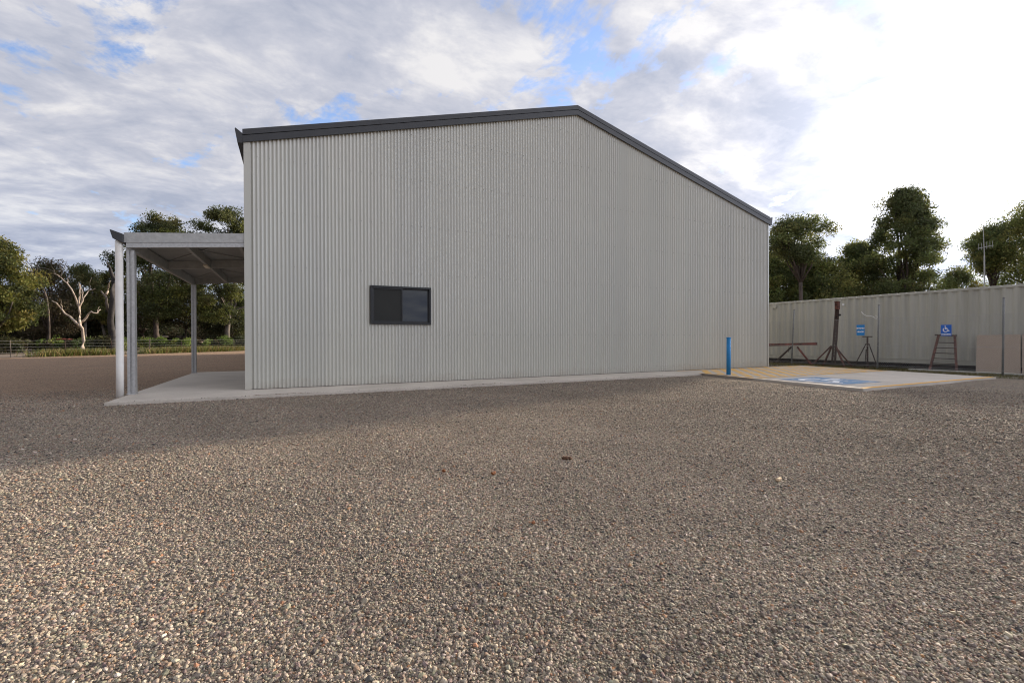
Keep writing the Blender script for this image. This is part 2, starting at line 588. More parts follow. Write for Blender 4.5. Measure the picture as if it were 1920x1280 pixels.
make_world()
sl = bpy.data.lights.new('sun', 'SUN')
sl.energy = 4.6
sl.angle = R(0.6)
sl.color = (1.0, 0.86, 0.68)
so = bpy.data.objects.new('sun', sl)
COL.objects.link(so)
so.location = (40, 10, 30)
so.rotation_euler = (-SUND).to_track_quat('-Z', 'Y').to_euler()
sc.view_settings.view_transform = 'Standard'
sc.view_settings.look = 'None'
sc.view_settings.exposure = 0.95
sc.view_settings.gamma = 1


# ------------------------------------------------------------------ ground
def grid_mesh(name, xs, ys, zf, m, kind='structure'):
    X, Y = np.meshgrid(xs, ys)
    Z = zf(X, Y)
    V = np.stack([X, Y, Z], -1).reshape(-1, 3)
    nx, ny = len(xs), len(ys)
    F = [(j * nx + i, j * nx + i + 1, (j + 1) * nx + i + 1, (j + 1) * nx + i) for j in range(ny - 1) for i in range(nx - 1)]
    me = bpy.data.meshes.new(name)
    me.from_pydata(V.tolist(), [], F)
    me.polygons.foreach_set('use_smooth', [True] * len(F))
    me.update()
    o = link_mesh(name, me, m)
    return tag(o, kind=kind)


xs = np.concatenate([[-2500, -900, -300, -120, -60], np.linspace(-40, 30, 211), [45, 80, 160, 500, 2500]])
ys = np.concatenate([[-2500, -600, -150, -60, -35], np.linspace(-25, 5, 76), np.linspace(7, 60, 27), [90, 200, 600, 2500]])
g = grid_mesh('gravel_yard', xs, ys, gz, MT['gravel_bed'])
tag(g, 'open yard of mixed grey and brown crushed gravel around the shed', 'ground')

# bush floor beyond the wire fence: one sheet with a wavering edge
FE = [(-60, -6.0), (-33, 13.5), (-15.3, 28.0), (-10.7, 31.8), (-3.1, 40.6), (6, 51), (30, 78)]


def fence_pt(s):
    return Vector((np.interp(s, range(len(FE)), [p[0] for p in FE]), np.interp(s, range(len(FE)), [p[1] for p in FE]), 0))


edge = [(x + 0.25 + 0.4 * math.sin(k * 1.7), y - 0.35 + 0.3 * math.sin(k * 2.3)) for k, (x, y) in
        enumerate([(np.interp(s, range(7), [p[0] for p in FE]), np.interp(s, range(7), [p[1] for p in FE])) for s in np.linspace(0, 6, 60)])]
b = MB()
vs = [(x, y, 0.006) for x, y in edge] + [(x - 70, y + 70, 0.006) for x, y in edge]
n = len(edge)
b.add(vs, [(k, k + 1, n + k + 1, n + k) for k in range(n - 1)])
tag(b.build('bush_floor', MT['dirt']), 'leaf littered bare earth under the trees beyond the wire fence', 'ground', kind='structure')
b = MB()
ve = [(16.0, 30), (16.6, 14), (16.4, 6), (17.1, 1.0), (18.15, -0.3), (18.1, -1.8), (17.75, -3.6), (17.5, -5.2), (17.6, -7), (18.2, -9.5), (18.8, -13), (19.3, -22)]
fr = (0, 0.012, 0.03, 0.05, 0.07, 0.09, 0.12, 0.2, 1.0)
nf = len(fr)
vs = []
for x, y in ve:
    for f_ in fr:
        xx = x + (60 - x) * f_
        vs.append((xx, y, float(gz(xx, y)) + 0.006))
b.add(vs, [(k * nf + j, k * nf + j + 1, k * nf + nf + j + 1, k * nf + nf + j) for k in range(len(ve) - 1) for j in range(nf - 1)])
tag(b.build('grass_verge', MT['verge']), 'strip of thin dry grass between the parking slab and the shipping container', 'ground', kind='structure')

# concrete: path in front of the shed plus awning floor, parking slab
W, E_TOP, H_TOP = 16.15, 5.36, 7.57
LEN = 30.0
b = MB()
b.prism_z([(-1.93, -1.19), (4.13, -1.19), (4.13, -0.02), (-1.93, -0.02)], -0.3, 0.05)
b.prism_z([(4.138, -1.19), (10.2, -1.19), (10.2, -0.02), (4.138, -0.02)], -0.3, 0.05)
b.prism_z([(10.208, -1.19), (11.62, -1.19), (11.62, -0.02), (10.208, -0.02)], -0.3, 0.05)
b.prism_z([(-1.93, -0.012), (-0.0, -0.012), (-0.0, 6.6), (-1.93, 6.6)], -0.3, 0.05)
tag(b.build('concrete_path', MT['concrete'], bevel=0.006), 'pale concrete path along the shed front and under the awning', 'path', kind='structure')
PS = [(11.628, -1.0), (11.25, -5.55), (17.2, -5.55), (17.95, -0.45), (17.95, -0.02), (11.628, -0.02)]
b = MB()
b.prism_z(PS, -0.3, 0.05)
slab = b.build('parking_slab', MT['concrete'], bevel=0.006)
tag(slab, 'pale concrete accessible parking slab with yellow and blue paint', 'parking bay', kind='structure')


def stroke2(mb, pts, w, z, closed=False):
    """flat ribbon along a 2-D polyline"""
    pts = [Vector((p[0], p[1])) for p in pts]
    n = len(pts)
    L_, R_ = [], []
    for i in range(n):
        a = pts[i - 1] if (i > 0 or closed) else pts[i]
        c = pts[(i + 1) % n] if (i < n - 1 or closed) else pts[i]
        d = (c - a).normalized()
        nrm = Vector((-d.y, d.x)) * w / 2
        L_.append(pts[i] + nrm)
        R_.append(pts[i] - nrm)
    vs = [(p.x, p.y, z) for p in L_] + [(p.x, p.y, z) for p in R_]
    m = n if closed else n - 1
    mb.add(vs, [(i + n, (i + 1) % n + n, (i + 1) % n, i) for i in range(m)])


ZP = 0.054
SPLIT = -3.0
b = MB()
stroke2(b, [(11.50, SPLIT), (17.50, SPLIT)], 0.10, ZP)
stroke2(b, [(11.72, -0.10), (17.85, -0.10)], 0.10, ZP)
stroke2(b, [(11.63, -1.05), (11.47, -2.93)], 0.10, ZP)
stroke2(b, [(17.87, -0.17), (17.48, -2.93)], 0.10, ZP)
b.build('shared_space_outline', MT['paint_yellow_worn'], slab, fix=False)
b = MB()
k = 0
x = 10.2
while x < 19.5:
    # diagonal hatch clipped to the bay
    p0, p1 = Vector((x, SPLIT + 0.07)), Vector((x + 2.6, -0.17))
    lo = lambda y: 11.72 if y > -1.1 else 11.56
    d = p1 - p0
    t0, t1 = 0.0, 1.0
    if p0.x < 11.6: t0 = (11.72 - p0.x) / d.x
    if p1.x > 17.4:
        t1 = (17.52 + 0.12 * 0 - p0.x) / d.x
    if t0 < t1 - 0.05:
        stroke2(b, [p0 + d * t0, p0 + d * t1], 0.19, ZP)
    x += 0.42
b.build('shared_space_hatching', MT['paint_yellow_worn'], slab, fix=False)
b = MB()
stroke2(b, [(11.33, -5.49), (17.12, -5.49)], 0.11, ZP)
b.build('bay_edge_line', MT['paint_yellow'], slab, fix=False)


def isa(mb, ox, oy, ex, ey, s, z, wd):
    """wheelchair pictogram: (ox,oy) lower-left corner, ex/ey unit vectors of its right and up"""
    def P(x, y): return (ox + (ex[0] * x + ey[0] * y) * s, oy + (ex[1] * x + ey[1] * y) * s)
    head = [P(0.40 + 0.075 * math.cos(a), 0.88 + 0.075 * math.sin(a)) for a in np.linspace(0, 2 * math.pi, 17)[:-1]]
    mb.add([(p[0], p[1], z) for p in head], [tuple(range(16))])
    stroke2(mb, [P(0.41, 0.78), P(0.44, 0.47), P(0.66, 0.47), P(0.78, 0.20), P(0.88, 0.24)], wd * s, z)
    stroke2(mb, [P(0.465, 0.65), P(0.64, 0.65)], wd * s * 0.8, z)
    stroke2(mb, [P(0.44 + 0.27 * math.cos(a), 0.36 + 0.27 * math.sin(a)) for a in np.linspace(R(118), R(338), 20)], wd * s, z)


b = MB()
b.add([(11.72, -3.42, ZP), (11.72, -4.92, ZP), (13.22, -4.92, ZP), (13.22, -3.42, ZP)], [(0, 1, 2, 3)])
b.build('pavement_symbol_ground', MT['paint_blue'], slab, fix=False)
b = MB()
isa(b, 11.76, -3.47, (0, -1), (1, 0), 1.4, ZP + 0.004, 0.10)
b.build('pavement_wheelchair_symbol', MT['paint_white'], slab, fix=False)


# gravel stones near the camera (geometry nodes, one object)
def make_stones():
    pts = []
    fx, fy = Fv.x, Fv.y
    yaw0 = math.atan2(fy, fx)
    # polar rejection: full cover to 6 m, thinning to nothing at 15 m
    NT = 2300000
    r = np.sqrt(RNG.uniform(0.3 ** 2, 15.0 ** 2, NT * 2))
    da = RNG.uniform(-R(105), R(105), NT * 2)
    a = yaw0 + da
    dens = np.where(r < 4.5, 1.0, np.clip((4.5 / r) ** 1.7, 0, 1) * (1 - sstep(11, 15, r)))
    # area of sector: .5*2.234*(225-1.4)=250 m2 ; want ~2600/m2 at full cover
    full = 11500 * 0.5 * R(210) * (15.0 ** 2 - 0.09) / (NT * 2)
    dens = dens * (1 - 0.6 * sstep(R(52), R(66), np.abs(da))) * (1 - sstep(R(80), R(105), np.abs(da)))
    keep = RNG.uniform(0, 1, NT * 2) < dens * min(1.0, full)
    r, a = r[keep], a[keep]
    u = CAM.x + r * np.cos(a)
    v = CAM.y + r * np.sin(a)
    spill = -1.20 + 0.07 * np.clip(np.sin(u * 2.3) * np.sin(u * 0.9 + 1), 0, 1) + 0.07 * RNG.uniform(0, 1, len(u)) ** 7
    ok = ~((v > spill) & (u > -1.96)) & ~((u > 11.2) & (v > -5.58)) & (u < 19)
    u, v, r = u[ok], v[ok], r[ok]
    n = len(u)
    size = RNG.lognormal(0, 0.34, n) * 0.0052
    size = np.clip(size, 0.0035, 0.015)
    z = np.where((v > -1.19) & (u > -1.93) & (u < 11.2), 0.051, gz(u, v)) + size * RNG.uniform(-0.1, 0.55, n)
    me = bpy.data.meshes.new('gravel_stones')
    me.vertices.add(n)
    me.vertices.foreach_set('co', np.stack([u, v, z], -1).astype(np.float32).ravel())
    scl = np.stack([size * RNG.uniform(0.8, 1.5, n), size * RNG.uniform(0.75, 1.15, n), size * RNG.uniform(0.5, 0.95, n)], -1)
    rot = np.stack([RNG.normal(0, 0.35, n), RNG.normal(0, 0.35, n), RNG.uniform(0, 6.283, n)], -1)
    pal = np.array([c for c, _ in STONES])
    wt = np.array([w for _, w in STONES], float)
    wt /= wt.sum()
    ci = RNG.choice(len(pal), n, p=wt)
    tint = pal[ci] * RNG.normal(1.0, 0.14, (n, 1)).clip(0.6, 1.4) * RNG.normal(1.0, 0.03, (n, 3))
    pt = 1 + 0.06 * np.sin(u * 1.1 + 1.7 * np.sin(v * 0.6)) * np.sin(v * 1.4 + np.sin(u)) + 0.07 * np.sin(u * 3.1 + v * 2.3 + np.sin(v * 3))
    tint = tint * pt[:, None]
    A = me.attributes.new('scl', 'FLOAT_VECTOR', 'POINT')
    A.data.foreach_set('vector', scl.astype(np.float32).ravel())
    A = me.attributes.new('rot', 'FLOAT_VECTOR', 'POINT')
    A.data.foreach_set('vector', rot.astype(np.float32).ravel())
    A = me.attributes.new('tint', 'FLOAT_COLOR', 'POINT')
    A.data.foreach_set('color', np.concatenate([tint.clip(0, 1), np.ones((n, 1))], 1).astype(np.float32).ravel())
    A = me.attributes.new('pick', 'INT', 'POINT')
    A.data.foreach_set('value', RNG.integers(0, 6, n).astype(np.int32))
    o = link_mesh('gravel_stones', me, MT['stone'])
    tag(o, 'loose crushed stones in grey, brown and rust covering the yard', 'gravel', kind='stuff')
    ng = bpy.data.node_groups.new('stones', 'GeometryNodeTree')
    ng.interface.new_socket('Geometry', in_out='INPUT', socket_type='NodeSocketGeometry')
    ng.interface.new_socket('Geometry', in_out='OUTPUT', socket_type='NodeSocketGeometry')
    gi, go = ng.nodes.new('NodeGroupInput'), ng.nodes.new('NodeGroupOutput')
    L = ng.links
    g2i = ng.nodes.new('GeometryNodeGeometryToInstance')
    for k in range(6):
        ico = ng.nodes.new('GeometryNodeMeshIcoSphere')
        ico.inputs['Radius'].default_value = 1.0
        ico.inputs['Subdivisions'].default_value = 2
        sp = ng.nodes.new('GeometryNodeSetPosition')
        ps = ng.nodes.new('GeometryNodeInputPosition')
        ad = ng.nodes.new('ShaderNodeVectorMath')
        ad.operation = 'ADD'
        ad.inputs[1].default_value = (k * 7.3, k * 3.1, k * 1.7)
        nz = ng.nodes.new('ShaderNodeTexNoise')
        nz.inputs['Scale'].default_value = 0.85
        nz.inputs['Detail'].default_value = 2.0
        sb = ng.nodes.new('ShaderNodeVectorMath')
        sb.operation = 'SUBTRACT'
        sb.inputs[1].default_value = (0.5, 0.5, 0.5)
        sc_ = ng.nodes.new('ShaderNodeVectorMath')
        sc_.operation = 'SCALE'
        sc_.inputs['Scale'].default_value = 1.7
        L.new(ps.outputs[0], ad.inputs[0])
        L.new(ad.outputs[0], nz.inputs['Vector'])
        L.new(nz.outputs['Color'], sb.inputs[0])
        L.new(sb.outputs[0], sc_.inputs[0])
        L.new(ico.outputs['Mesh'], sp.inputs['Geometry'])
        L.new(sc_.outputs[0], sp.inputs['Offset'])
        sm = ng.nodes.new('GeometryNodeSetMaterial')
        sm.inputs['Material'].default_value = MT['stone']
        L.new(sp.outputs[0], sm.inputs['Geometry'])
        L.new(sm.outputs[0], g2i.inputs[0])
    iop = ng.nodes.new('GeometryNodeInstanceOnPoints')
    iop.inputs['Pick Instance'].default_value = True

    def attr(nm, t):
        a_ = ng.nodes.new('GeometryNodeInputNamedAttribute')
        a_.data_type = t
        a_.inputs['Name'].default_value = nm
        return a_.outputs['Attribute']
    L.new(gi.outputs[0], iop.inputs['Points'])
    L.new(g2i.outputs[0], iop.inputs['Instance'])
    L.new(attr('pick', 'INT'), iop.inputs['Instance Index'])
    e2r = ng.nodes.new('FunctionNodeEulerToRotation')
    L.new(attr('rot', 'FLOAT_VECTOR'), e2r.inputs[0])
    L.new(e2r.outputs[0], iop.inputs['Rotation'])
    L.new(attr('scl', 'FLOAT_VECTOR'), iop.inputs['Scale'])
    L.new(iop.outputs[0], go.inputs[0])
    md = o.modifiers.new('stones', 'NODES')
    md.node_group = ng
    print('stones', n)


make_stones()

# ------------------------------------------------------------------ shed
SL = (H_TOP - E_TOP) / (W / 2)
WX0, WX1, WZ0, WZ1 = 2.47, 3.88, 1.42, 2.306  # window opening (outer frame)


def ztop(u): return E_TOP + SL * (W / 2 - abs(u - W / 2))


shed = empty('shed', (W / 2, LEN / 2, 0), 'big gable shed clad in pale grey corrugated steel with dark barge trim', 'shed')


def gable_wall():
    per, amp, seg = 0.076, 0.012, 8
    nrib = int(W / per)
    us = np.linspace(0.0, W, nrib * seg + 1)
    cw = np.cos(2 * math.pi * np.arange(len(us)) / seg)
    vv = amp * (cw + 0.28 * (cw ** 2 - 0.5))
    mb = MB()
    for i in range(len(us) - 1):
        a, c = us[i], us[i + 1]
        ya, yc = -vv[i], -vv[i + 1]
        ta, tc_ = ztop(a) - 0.06, ztop(c) - 0.06
        if a > WX0 + 0.02 and c < WX1 - 0.02:
            spans = [((0.06, 0.06), (WZ0 + 0.02, WZ0 + 0.02)), ((WZ1 - 0.02, WZ1 - 0.02), (ta, tc_))]
        else:
            spans = [((0.06, 0.06), (ta, tc_))]
        for (z0a, z0c), (z1a, z1c) in spans:
            mb.add([(a, ya, z0a), (c, yc, z0c), (c, yc, z1c), (a, ya, z1a)], [(0, 1, 2, 3)])
    for z in (0.22, 1.18, 2.62, 3.75, 4.85, 5.9, 6.8):
        for k in range(3, nrib - 2, 3):
            u = (k + 0.0) * W / nrib
            if z > ztop(u) - 0.35: continue
            mb.box((u - 0.006, -0.022, z - 0.006), (u + 0.006, -0.011, z + 0.006), 1)
    import bmesh
    o = mb.build('front_wall', [MT['cladding'], MT['screw']], shed, smooth=True, fix=False)
    bm = bmesh.new()
    bm.from_mesh(o.data)
    bmesh.ops.remove_doubles(bm, verts=bm.verts, dist=0.0002)
    bm.to_mesh(o.data)
    bm.free()
    return o


gable_wall()
b = MB()
b.box((0.0, 0.03, 0.055), (0.012, LEN, E_TOP - 0.1))
b.build('side_wall', MT['cladding'], shed)
b = MB()
b.box((W - 0.012, 0.03, 0.055), (W, LEN, E_TOP - 0.1))
b.build('side_wall', MT['cladding'], shed)
b = MB()
b.prism_v([(0, 0.06), (W, 0.06), (W, E_TOP - 0.1), (W / 2, H_TOP - 0.1), (0, E_TOP - 0.1)], LEN - 0.02, LEN)
b.build('rear_wall', MT['cladding'], shed)
b = MB()
b.box((0.02, 0.03, 0.01), (W - 0.02, LEN - 0.03, 0.055))
b.build('floor_slab', MT['concrete'], shed)
b = MB()
b.prism_v([(-0.03, E_TOP - 0.05), (W / 2, H_TOP - 0.05), (W + 0.03, E_TOP - 0.05), (W + 0.03, E_TOP - 0.03), (W / 2, H_TOP - 0.03), (-0.03, E_TOP - 0.03)], 0.05, LEN + 0.05)
b.build('roof', MT['trim'], shed)
for x0, x1 in ((-0.014, 0.105), (W - 0.06, W + 0.004)):
    b = MB()
    b.box((x0, -0.027, 0.055), (x1, -0.018, ztop(max(0, min(W, x0))) - 0.15))
    xs_ = x0 if x0 < 1 else x1 - 0.009
    b.box((xs_, -0.0178, 0.055), (xs_ + 0.009, 0.10, E_TOP - 0.15))
    b.build('corner_flashing', MT['cladding'], shed)
for s in (0, 1):
    def X(u): return u if s == 0 else W - u
    b = MB()
    e0 = -0.03
    zA, zB = E_TOP - 0.03 * SL, H_TOP
    # upper step, lower step with a shadow groove between, and return along the roof
    b.prism_v([(X(e0), zA - 0.115), (X(W / 2), zB - 0.115), (X(W / 2), zB), (X(e0), zA)], -0.062, 0.12)
    b.prism_v([(X(e0), zA - 0.128), (X(W / 2), zB - 0.128), (X(W / 2), zB - 0.116), (X(e0), zA - 0.116)], -0.028, 0.10)
    b.prism_v([(X(e0), zA - 0.265), (X(W / 2), zB - 0.265), (X(W / 2), zB - 0.129), (X(e0), zA - 0.129)], -0.058, -0.0285)
    b.build('barge_capping', MT['trim'], shed)
    b = MB()
    b.prism_v([(X(-0.031), E_TOP - 0.29), (X(-0.12), E_TOP - 0.29), (X(-0.165), E_TOP - 0.02), (X(-0.15), E_TOP + 0.0), (X(-0.031), E_TOP - 0.09)], -0.055, LEN)
    b.build('gutter', MT['trim'], shed)

# window
win = MB()
fw = 0.045
win.box((WX0, -0.05, WZ0), (WX1, 0.05, WZ0 + fw))
win.box((WX0, -0.05, WZ1 - fw), (WX1, 0.05, WZ1))
win.box((WX0, -0.05, WZ0 + fw), (WX0 + fw, 0.05, WZ1 - fw))
win.box((WX1 - fw, -0.05, WZ0 + fw), (WX1, 0.05, WZ1 - fw))
window = win.build('window', MT['frame'], shed, bevel=0.004)
cx = (WX0 + WX1) / 2 + 0.01
b = MB()
for x0, x1, yy in ((WX0 + fw, cx + 0.02, -0.02), (cx - 0.015, WX1 - fw, 0.012)):
    t = 0.032
    b.box((x0, yy - 0.012, WZ0 + fw), (x1, yy + 0.012, WZ0 + fw + t))
    b.box((x0, yy - 0.012, WZ1 - fw - t), (x1, yy + 0.012, WZ1 - fw))
    b.box((x0, yy - 0.012, WZ0 + fw + t), (x0 + t, yy + 0.012, WZ1 - fw - t))
    b.box((x1 - t, yy - 0.012, WZ0 + fw + t), (x1, yy + 0.012, WZ1 - fw - t))
b.build('sash', MT['frame'], window, bevel=0.003)
b = MB()
b.box((WX0 + fw + 0.03, -0.018, WZ0 + fw + 0.03), (cx - 0.01, -0.014, WZ1 - fw - 0.03))
tag(b.build('flyscreen', MT['flyscreen'], window), 'dark matt insect screen over the sliding half')
b = MB()
b.box((cx + 0.015, 0.010, WZ0 + fw + 0.03), (WX1 - fw - 0.03, 0.014, WZ1 - fw - 0.03))
b.build('pane', MT['glass'], window)

# awning (part of the shed)
AU, AV0, AV1 = -1.95, 0.0, 6.45   # outer edge, front, rear


def az(u):  # top of awning edge beam
    return 3.245 + 0.085 * u


b = MB()
b.prism_v([(-0.016, az(0) - 0.07), (AU - 0.02, az(AU) - 0.07), (AU - 0.02, az(AU) - 0.045), (-0.016, az(0) - 0.045)], AV0 + 0.08, AV1 + 0.1)
awn = b.build('awning', MT['soffit'], shed)
awn['label'] = 'lean-to awning of galvanised steel on posts at the left side of the shed'


def sub(mb, name, m, bevel=0.0): return mb.build(name, m, awn, bevel=bevel)


b = MB()
b.prism_v([(-0.016, az(0) - 0.185), (AU - 0.01, az(AU) - 0.185), (AU - 0.01, az(AU)), (-0.016, az(0))], AV0 - 0.012, AV0 - 0.003)
b.prism_v([(-0.016, az(0) - 0.012), (AU - 0.01, az(AU) - 0.012), (AU - 0.01, az(AU)), (-0.016, az(0))], AV0 - 0.003, AV0 + 0.16)
sub(b, 'edge_flashing', MT['galv_dull'])
b = MB()
b.prism_v([(-0.016, az(0) - 0.275), (AU + 0.02, az(AU) - 0.275), (AU + 0.02, az(AU) - 0.08), (-0.016, az(0) - 0.08)], AV0, AV0 + 0.075)
sub(b, 'front_beam', MT['galv'])
for v0 in (2.95, AV1 - 0.09):
    b = MB()
    b.prism_v([(-0.016, az(0) - 0.27), (AU + 0.08, az(AU) - 0.27), (AU + 0.08, az(AU) - 0.085), (-0.016, az(0) - 0.085)], v0, v0 + 0.07)
    sub(b, 'cross_beam', MT['galv_dull'])
b = MB()
b.box((AU + 0.002, AV0 + 0.077, az(AU) - 0.30), (AU + 0.078, AV1, az(AU) - 0.086))
sub(b, 'side_beam', MT['galv_dull'])
for uu, h in ((-1.02, 0.13), (-0.10, 0.14)):
    b = MB()
    b.box((uu - 0.032, AV0 + 0.078, az(uu) - 0.26), (uu + 0.032, 2.948, az(uu) - 0.085))
    b.box((uu - 0.032, 3.022, az(uu) - 0.26), (uu + 0.032, AV1 - 0.095, az(uu) - 0.085))
    sub(b, 'purlin', MT['galv_dull'])
for a_, c_ in (((-1.8, 0.12), (-0.12, 2.9)), ((-0.12, 0.12), (-1.8, 2.9)), ((-1.8, 3.06), (-0.12, 6.3)), ((-0.12, 3.06), (-1.8, 6.3))):
    b = MB()
    b.obox((a_[0], a_[1], az(a_[0]) - 0.083), (c_[0], c_[1], az(c_[0]) - 0.083), 0.03, 0.01)
    sub(b, 'brace_strap', MT['galv_dull'])


def c_post(u, v, ztp):
    b = MB()
    w, d, t = 0.12, 0.13, 0.012
    # lipped channel: web to the camera with a rolled groove, flanges back
    b.box((u, v, 0.05), (u + 0.045, v + t, ztp))
    b.box((u + 0.045, v + 0.02, 0.05), (u + 0.075, v + 0.02 + t, ztp))
    b.box((u + 0.075, v, 0.05), (u + w, v + t, ztp))
    b.box((u, v + t, 0.05), (u + t, v + d, ztp))
    b.box((u + w - t, v + t, 0.05), (u + w, v + d, ztp))
    b.box((u + t, v + d - t, 0.05), (u + w - t, v + d, ztp))
    b.box((u - 0.015, v - 0.012, 0.0502), (u + w + 0.015, v + d + 0.012, 0.062))
    p = sub(b, 'post', MT['galv'])
    q = MB()
    for z in (0.12, 0.19, ztp - 0.1):
        q.tube([(u + 0.025, v - 0.012, z), (u + 0.025, v - 0.0005, z)], 0.011, 6)
    return p


c_post(AU + 0.002, 0.31 - 0.23, az(AU) - 0.302)
c_post(AU + 0.002, AV1 - 0.24, az(AU) - 0.302)
b = MB()
g0 = az(AU)
b.prism_v([(AU - 0.012, g0 - 0.20), (AU - 0.165, g0 - 0.125), (AU - 0.205, g0 + 0.025), (AU - 0.19, g0 + 0.03), (AU - 0.012, g0 - 0.035)], AV0 - 0.06, AV1 + 0.1)
sub(b, 'awning_gutter', MT['trim'], 0.006)
b = MB()
b.tube([(AU - 0.10, 0.06, g0 - 0.15), (AU - 0.10, 0.06, g0 - 0.24), (AU - 0.105, 0.08, g0 - 0.34), (AU - 0.11, 0.10, 0.6), (AU - 0.115, 0.10, -0.02)], 0.06, 20)
b.tube([(AU - 0.11, 0.10, 1.45), (AU - 0.11, 0.10, 1.46)], 0.064, 20)
dp = sub(b, 'downpipe', MT['pvc'])
for p in dp.data.polygons: p.use_smooth = len(p.vertices) == 4
b = MB()
zz = az(-1.02) - 0.262
b.box((-1.07, 2.35, zz - 0.05), (-0.97, 2.78, zz - 0.002))
sub(b, 'batten_light', MT['light_cover'], 0.015)

# ------------------------------------------------------------------ bollard
p = at_g(1366, 703, 0.05)
bo = empty('bollard', (p.x, p.y, 0.05), 'bright blue round steel bollard standing at the corner of the parking slab', 'bollard')
b = MB()
hb = at_u(1368, 633, p.x).z
b.tube([(p.x, p.y, 0.05), (p.x + 0.008, p.y, hb - 0.02)], 0.057, 24)
o = b.build('post', MT['blue_post'], bo)
for q in o.data.polygons: q.use_smooth = len(q.vertices) == 4
b = MB()
b.tube([(p.x + 0.008, p.y, hb - 0.0199), (p.x + 0.008, p.y, hb + 0.006), (p.x + 0.008, p.y, hb + 0.016)], [0.062, 0.062, 0.045], 24)
b.build('cap', MT['blue_post'], bo)
b = MB()
b.tube([(p.x, p.y, 0.0503), (p.x, p.y, 0.060)], 0.105, 20)
b.build('base_collar', MT['concrete'], bo)


# ------------------------------------------------------------------ shipping container
CU, CV0, CV1, CZ0, CZ1 = 22.0, -7.4, 6.2, 0.10, 2.76
cont = empty('shipping_container', (CU + 1.2, -0.6, 0), 'long pale grey corrugated shipping container raised on blocks behind the chain link fence', 'container')


def container_mat():
    m, nt, bb = nt_new('container_paint')
    L = nt.links
    tc = N(nt, 'ShaderNodeTexCoord')
    mp = N(nt, 'ShaderNodeMapping')
    mp.inputs['Scale'].default_value = (1, 1.6, 0.12)
    L.new(tc.outputs['Object'], mp.inputs['Vector'])
    n1 = N(nt, 'ShaderNodeTexNoise', i_Scale=1.6, i_Detail=8.0, i_Roughness=0.65)
    L.new(mp.outputs['Vector'], n1.inputs['Vector'])
    n2 = N(nt, 'ShaderNodeTexNoise', i_Scale=7.0, i_Detail=9.0, i_Roughness=0.75)
    L.new(tc.outputs['Object'], n2.inputs['Vector'])
    r = ramp(nt, n1.outputs['Fac'], [(0.3, (0.34, 0.325, 0.27)), (0.68, (0.50, 0.48, 0.41))])
    r2 = ramp(nt, n2.outputs['Fac'], [(0.70, (0, 0, 0)), (0.76, (1, 1, 1))])
    mx = N(nt, 'ShaderNodeMixRGB')
    L.new(r2.outputs['Color'], mx.inputs['Fac'])
    L.new(r.outputs['Color'], mx.inputs['Color1'])
    mx.inputs['Color2'].default_value = (0.16, 0.10, 0.065, 1)
    L.new(mx.outputs['Color'], bb.inputs['Base Color'])
    bb.inputs['Roughness'].default_value = 0.6
    return m


MT['container'] = container_mat()
b = MB()
prof, y = [], CV0 + 0.12
while y < CV1 - 0.2:
    for dy, dx in ((0.0, 0.0), (0.072, 0.0), (0.14, 0.043), (0.212, 0.043)):
        prof.append((CU + 0.012 + dx, y + dy))
    y += 0.28
prof = [q for q in prof if q[1] < CV1 - 0.12] + [(CU + 0.012, CV1 - 0.12)]
for i in range(len(prof) - 1):
    a, c = prof[i], prof[i + 1]
    b.add([(a[0], a[1], CZ0 + 0.155), (c[0], c[1], CZ0 + 0.155), (c[0], c[1], CZ1 - 0.06), (a[0], a[1], CZ1 - 0.06)], [(3, 2, 1, 0)])
b.build('side_panel', MT['container'], cont, fix=False)
b = MB()
b.box((CU + 2.38, CV0, CZ0), (CU + 2.43, CV1, CZ1))
b.box((CU + 0.055, CV0 + 0.02, CZ0 + 0.02), (CU + 2.38, CV1 - 0.02, CZ0 + 0.15))
b.box((CU + 0.055, CV0 + 0.001, CZ0 + 0.15), (CU + 2.38, CV0 + 0.05, CZ1 - 0.07))
b.box((CU + 0.055, CV1 - 0.05, CZ0 + 0.15), (CU + 2.38, CV1 - 0.001, CZ1 - 0.07))
b.build('body', MT['container'], cont)
b = MB()
b.box((CU - 0.0, CV0 + 0.16, CZ1 - 0.06), (CU + 0.06, CV1 - 0.16, CZ1))
b.build('top_rail', MT['container'], cont)
b = MB()
b.box((CU - 0.01, CV0 + 0.16, CZ0), (CU + 0.055, CV1 - 0.16, CZ0 + 0.155))
b.box((CU - 0.03, CV0 + 0.16, CZ0 + 0.156), (CU + 0.011, CV1 - 0.16, CZ0 + 0.166))
b.build('bottom_rail', MT['container'], cont)
for yy in (CV0, CV1 - 0.155):
    b = MB()
    b.box((CU - 0.005, yy, CZ0), (CU + 0.155, yy + 0.155, CZ1 + 0.004))
    b.build('corner_post', MT['container'], cont)
b = MB()
nr = 46
for k in range(nr):  # corrugated roof edge: short raised sheets with dark gaps
    y0 = CV0 + 0.17 + (CV1 - CV0 - 0.34) * k / nr
    b.box((CU + 0.004, y0, CZ1 + 0.0005), (CU + 2.42, y0 + (CV1 - CV0 - 0.34) / nr * 0.72, CZ1 + 0.03))
b.box((CU + 0.062, CV0 + 0.02, CZ1 - 0.02), (CU + 2.378, CV1 - 0.02, CZ1 - 0.0005))
b.build('roof', MT['container'], cont)
for yy in (CV0 + 0.1, -2.0, 2.2, CV1 - 0.5):
    b = MB()
    b.box((CU + 0.30, yy, -0.2), (CU + 0.7, yy + 0.4, CZ0 - 0.002))
    b.build('support_block', MT['rust_dark'], cont)
b = MB()
b.box((CU + 1.75, CV0 + 0.2, -0.22), (CU + 2.2, CV1 - 0.2, CZ0 - 0.002))  # added bar that stops sunlight passing under the container, keeps the gap dark
b.build('sun_blocker', MT['rust_dark'], cont)
b = MB()
q = at_u(1581, 571, CU - 0.004)
